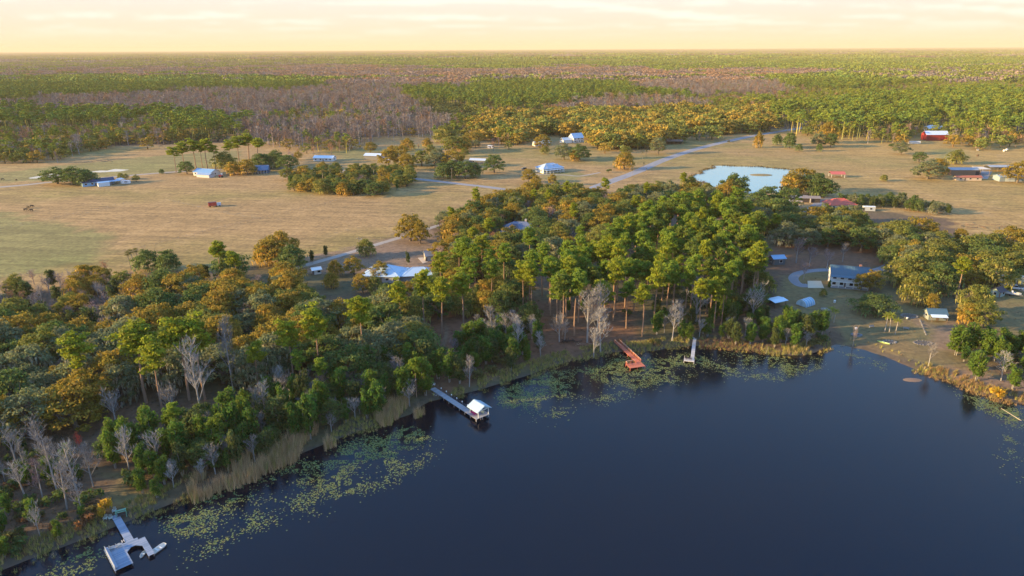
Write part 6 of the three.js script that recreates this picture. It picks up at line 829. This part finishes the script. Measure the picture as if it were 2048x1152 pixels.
// grazing animals: one smooth body each
{
  const bones = [[[-0.55, 1.12, 0], [0.55, 1.1, 0], 0.30, 0.33], [[0.55, 1.2, 0], [0.98, 1.05, 0], 0.22, 0.15], [[0.98, 1.05, 0], [1.18, 0.55, 0], 0.15, 0.10], [[1.18, 0.55, 0], [1.33, 0.32, 0], 0.11, 0.07], [[0.5, 0.95, 0.16], [0.52, 0.5, 0.17], 0.13, 0.07], [[0.52, 0.5, 0.17], [0.52, 0.06, 0.17], 0.065, 0.06], [[0.5, 0.95, -0.16], [0.42, 0.5, -0.17], 0.13, 0.07], [[0.42, 0.5, -0.17], [0.48, 0.06, -0.17], 0.065, 0.06], [[-0.55, 1, 0.17], [-0.48, 0.62, 0.18], 0.19, 0.09], [[-0.48, 0.62, 0.18], [-0.66, 0.42, 0.18], 0.08, 0.07], [[-0.66, 0.42, 0.18], [-0.62, 0.06, 0.18], 0.065, 0.06], [[-0.55, 1, -0.17], [-0.42, 0.62, -0.18], 0.19, 0.09], [[-0.42, 0.62, -0.18], [-0.56, 0.42, -0.18], 0.08, 0.07], [[-0.56, 0.42, -0.18], [-0.5, 0.06, -0.18], 0.065, 0.06], [[-0.82, 1.15, 0], [-0.98, 0.6, 0], 0.06, 0.05], [[1.0, 1.12, 0.09], [0.98, 1.24, 0.1], 0.05, 0.03], [[1.0, 1.12, -0.09], [0.98, 1.24, -0.1], 0.05, 0.03]];
  const N = 52, S = 1.5, mc = new MarchingCubes(N, new THREE.MeshStandardMaterial(), false, false, 60000); mc.isolation = 0;
  for (let k = 0; k < N; k++) for (let j = 0; j < N; j++) for (let i = 0; i < N; i++) { const x = ((i - N / 2) / (N / 2)) * S, y = ((j - N / 2) / (N / 2)) * S + 0.75, z = ((k - N / 2) / (N / 2)) * S; let d = 9; for (const [a, b, r0, r1] of bones) { const ax = b[0] - a[0], ay = b[1] - a[1], az = b[2] - a[2], t = clamp(((x - a[0]) * ax + (y - a[1]) * ay + (z - a[2]) * az) / (ax * ax + ay * ay + az * az)), e = Math.hypot(x - a[0] - ax * t, y - a[1] - ay * t, z - a[2] - az * t) - mix(r0, r1, t), h = clamp(0.5 + 0.5 * (d - e) / 0.07); d = mix(d, e, h) - 0.07 * h * (1 - h); } mc.field[i + j * N + k * N * N] = -d; }
  mc.update(); const n = mc.count, g = new THREE.BufferGeometry(), p = new Float32Array(n * 3); for (let i = 0; i < n; i++) { p[i * 3] = mc.positionArray[i * 3] * S; p[i * 3 + 1] = mc.positionArray[i * 3 + 1] * S + 0.75; p[i * 3 + 2] = mc.positionArray[i * 3 + 2] * S; } g.setAttribute('position', new THREE.BufferAttribute(p, 3)); g.setAttribute('color', new THREE.BufferAttribute(new Float32Array(n * 3).fill(1), 3)); g.computeVertexNormals();
  const herd = [[51, 422, 0.3, 'dark brown horse of the left field herd, the one nearest the camera'], [57, 417, 2.8, 'dark brown horse in the middle of the left field herd'], [64, 415, 0.1, 'dark brown horse of the left field herd, farthest from the camera'], [63, 423, 3.3, 'dark brown horse of the left field herd, nearest the red wagon'], [5, 361, 0.4, 'dark animal grazing above the far left road at the picture edge'], [33, 362, 2.6, 'dark animal grazing above the far left road, right of another'], [943, 294, 0.2, 'black cow in the back pasture, left one of the pair'], [958, 294, 2.9, 'black cow in the back pasture, right one of the pair'], [1955, 313, 0.2, 'chestnut horse grazing behind the barns on the right']];
  herd.forEach(([u, v, t, label], i) => { const q = P(u, v, 1), cow = i === 6 || i === 7, o = solo(cow ? 'cow' : 'horse', g, i === 8 ? M(0.16, 0.07, 0.03, 0.8) : M(0.03, 0.022, 0.018, 0.7), label, cow ? 'cow' : 'horse', [q.x, 1.0, q.z], t); o.scale.setScalar(cow ? 1.15 : 1.25); });
}
// poles, fences and a gate
{
  const pole = (u, v, h, label, lamp) => { const p = P(u, v, 1), o = thing('utility_pole', label, 'utility pole', [p.x, 1, p.z], 0.5); part(o, 'post', new Geo().tube(V(0, -0.4, 0), V(0, h, 0), 0.17, 0.11, 7, 1, true), M(0.26, 0.21, 0.17)); part(o, 'crossarm', new Geo().box(0, h - 0.8, 0, 2.2, 0.13, 0.13), M(0.22, 0.18, 0.15)); for (const x of [-0.9, 0, 0.9]) part(o, 'insulator', new Geo().box(x, h - 0.66, 0, 0.1, 0.2, 0.1), M(0.5, 0.5, 0.5)); if (lamp) part(o, 'lamp_arm', new Geo().bar(V(0, h - 1.6, 0), V(1.4, h - 1.2, 0.3), 0.08, 0.08).box(1.5, h - 1.3, 0.32, 0.5, 0.14, 0.24), M(0.6, 0.6, 0.6)); };
  pole(719, 508, 9, 'utility pole at the near edge of the big field', true); pole(904, 361, 10, 'utility pole by the side road, left of the two'); pole(950, 356, 10, 'utility pole by the side road before the dark oaks'); pole(1260, 342, 7, 'lamp pole at the main road beside the round gold oak', true); pole(1433, 276, 9, 'utility pole at the bend of the main road'); pole(1503, 268, 9, 'utility pole at the far end of the main road'); pole(1077, 300, 8, 'utility pole in the yard left of the tall white gabled house');
  const post = new Geo().tube(V(0, -0.3, 0), V(0, 1.25, 0), 0.08, 0.07, 5, 1, true).geom(), wood2 = [M(0.22, 0.18, 0.14), M(0.28, 0.23, 0.18)];
  const fence = (pts, gap, label) => { const c = polyAt(pts), o = thing('pasture_fence', label, 'fence', [0, 0, 0]); const w = new Geo(); let k = 0; for (let i = 0; i < c.length - 1; i++) { const [x0, z0] = c[i], [x1, z1] = c[i + 1], L = Math.hypot(x1 - x0, z1 - z0), n = Math.round(L / gap); for (let j = 0; j < n; j++) { const q = part(o, 'post', post, wood2[k++ % 2]); q.position.set(mix(x0, x1, j / n), 1, mix(z0, z1, j / n)); q.rotation.y = k; } for (const y of [1.4, 1.75, 2.1]) w.bar(V(x0, y, z0), V(x1, y, z1), 0.025, 0.025); } part(o, 'wire', w, M(0.22, 0.21, 0.20, 0.6, 0.4)); };
  fence([[235, 508], [420, 462], [560, 428], [728, 390]], 5, 'wire fence on wooden posts crossing the big left field'); fence([[0, 458], [130, 433], [262, 405]], 6, 'wire fence on wooden posts behind the horses in the left field'); fence([[1225, 372], [1290, 350], [1345, 325], [1410, 302], [1480, 283]], 5, 'wire fence along the pond side of the main road'); fence([[560, 540], [640, 514], [720, 492], [800, 466], [870, 443]], 5, 'wire fence between the big field and the limerock driveway'); fence([[1690, 353], [1800, 354], [1900, 360]], 5, 'wire fence crossing the right meadow before the barns'); fence([[330, 400], [470, 432], [520, 438]], 6, 'wire fence running toward the red wagon in the big field');
}
renderer.render(scene, camera);
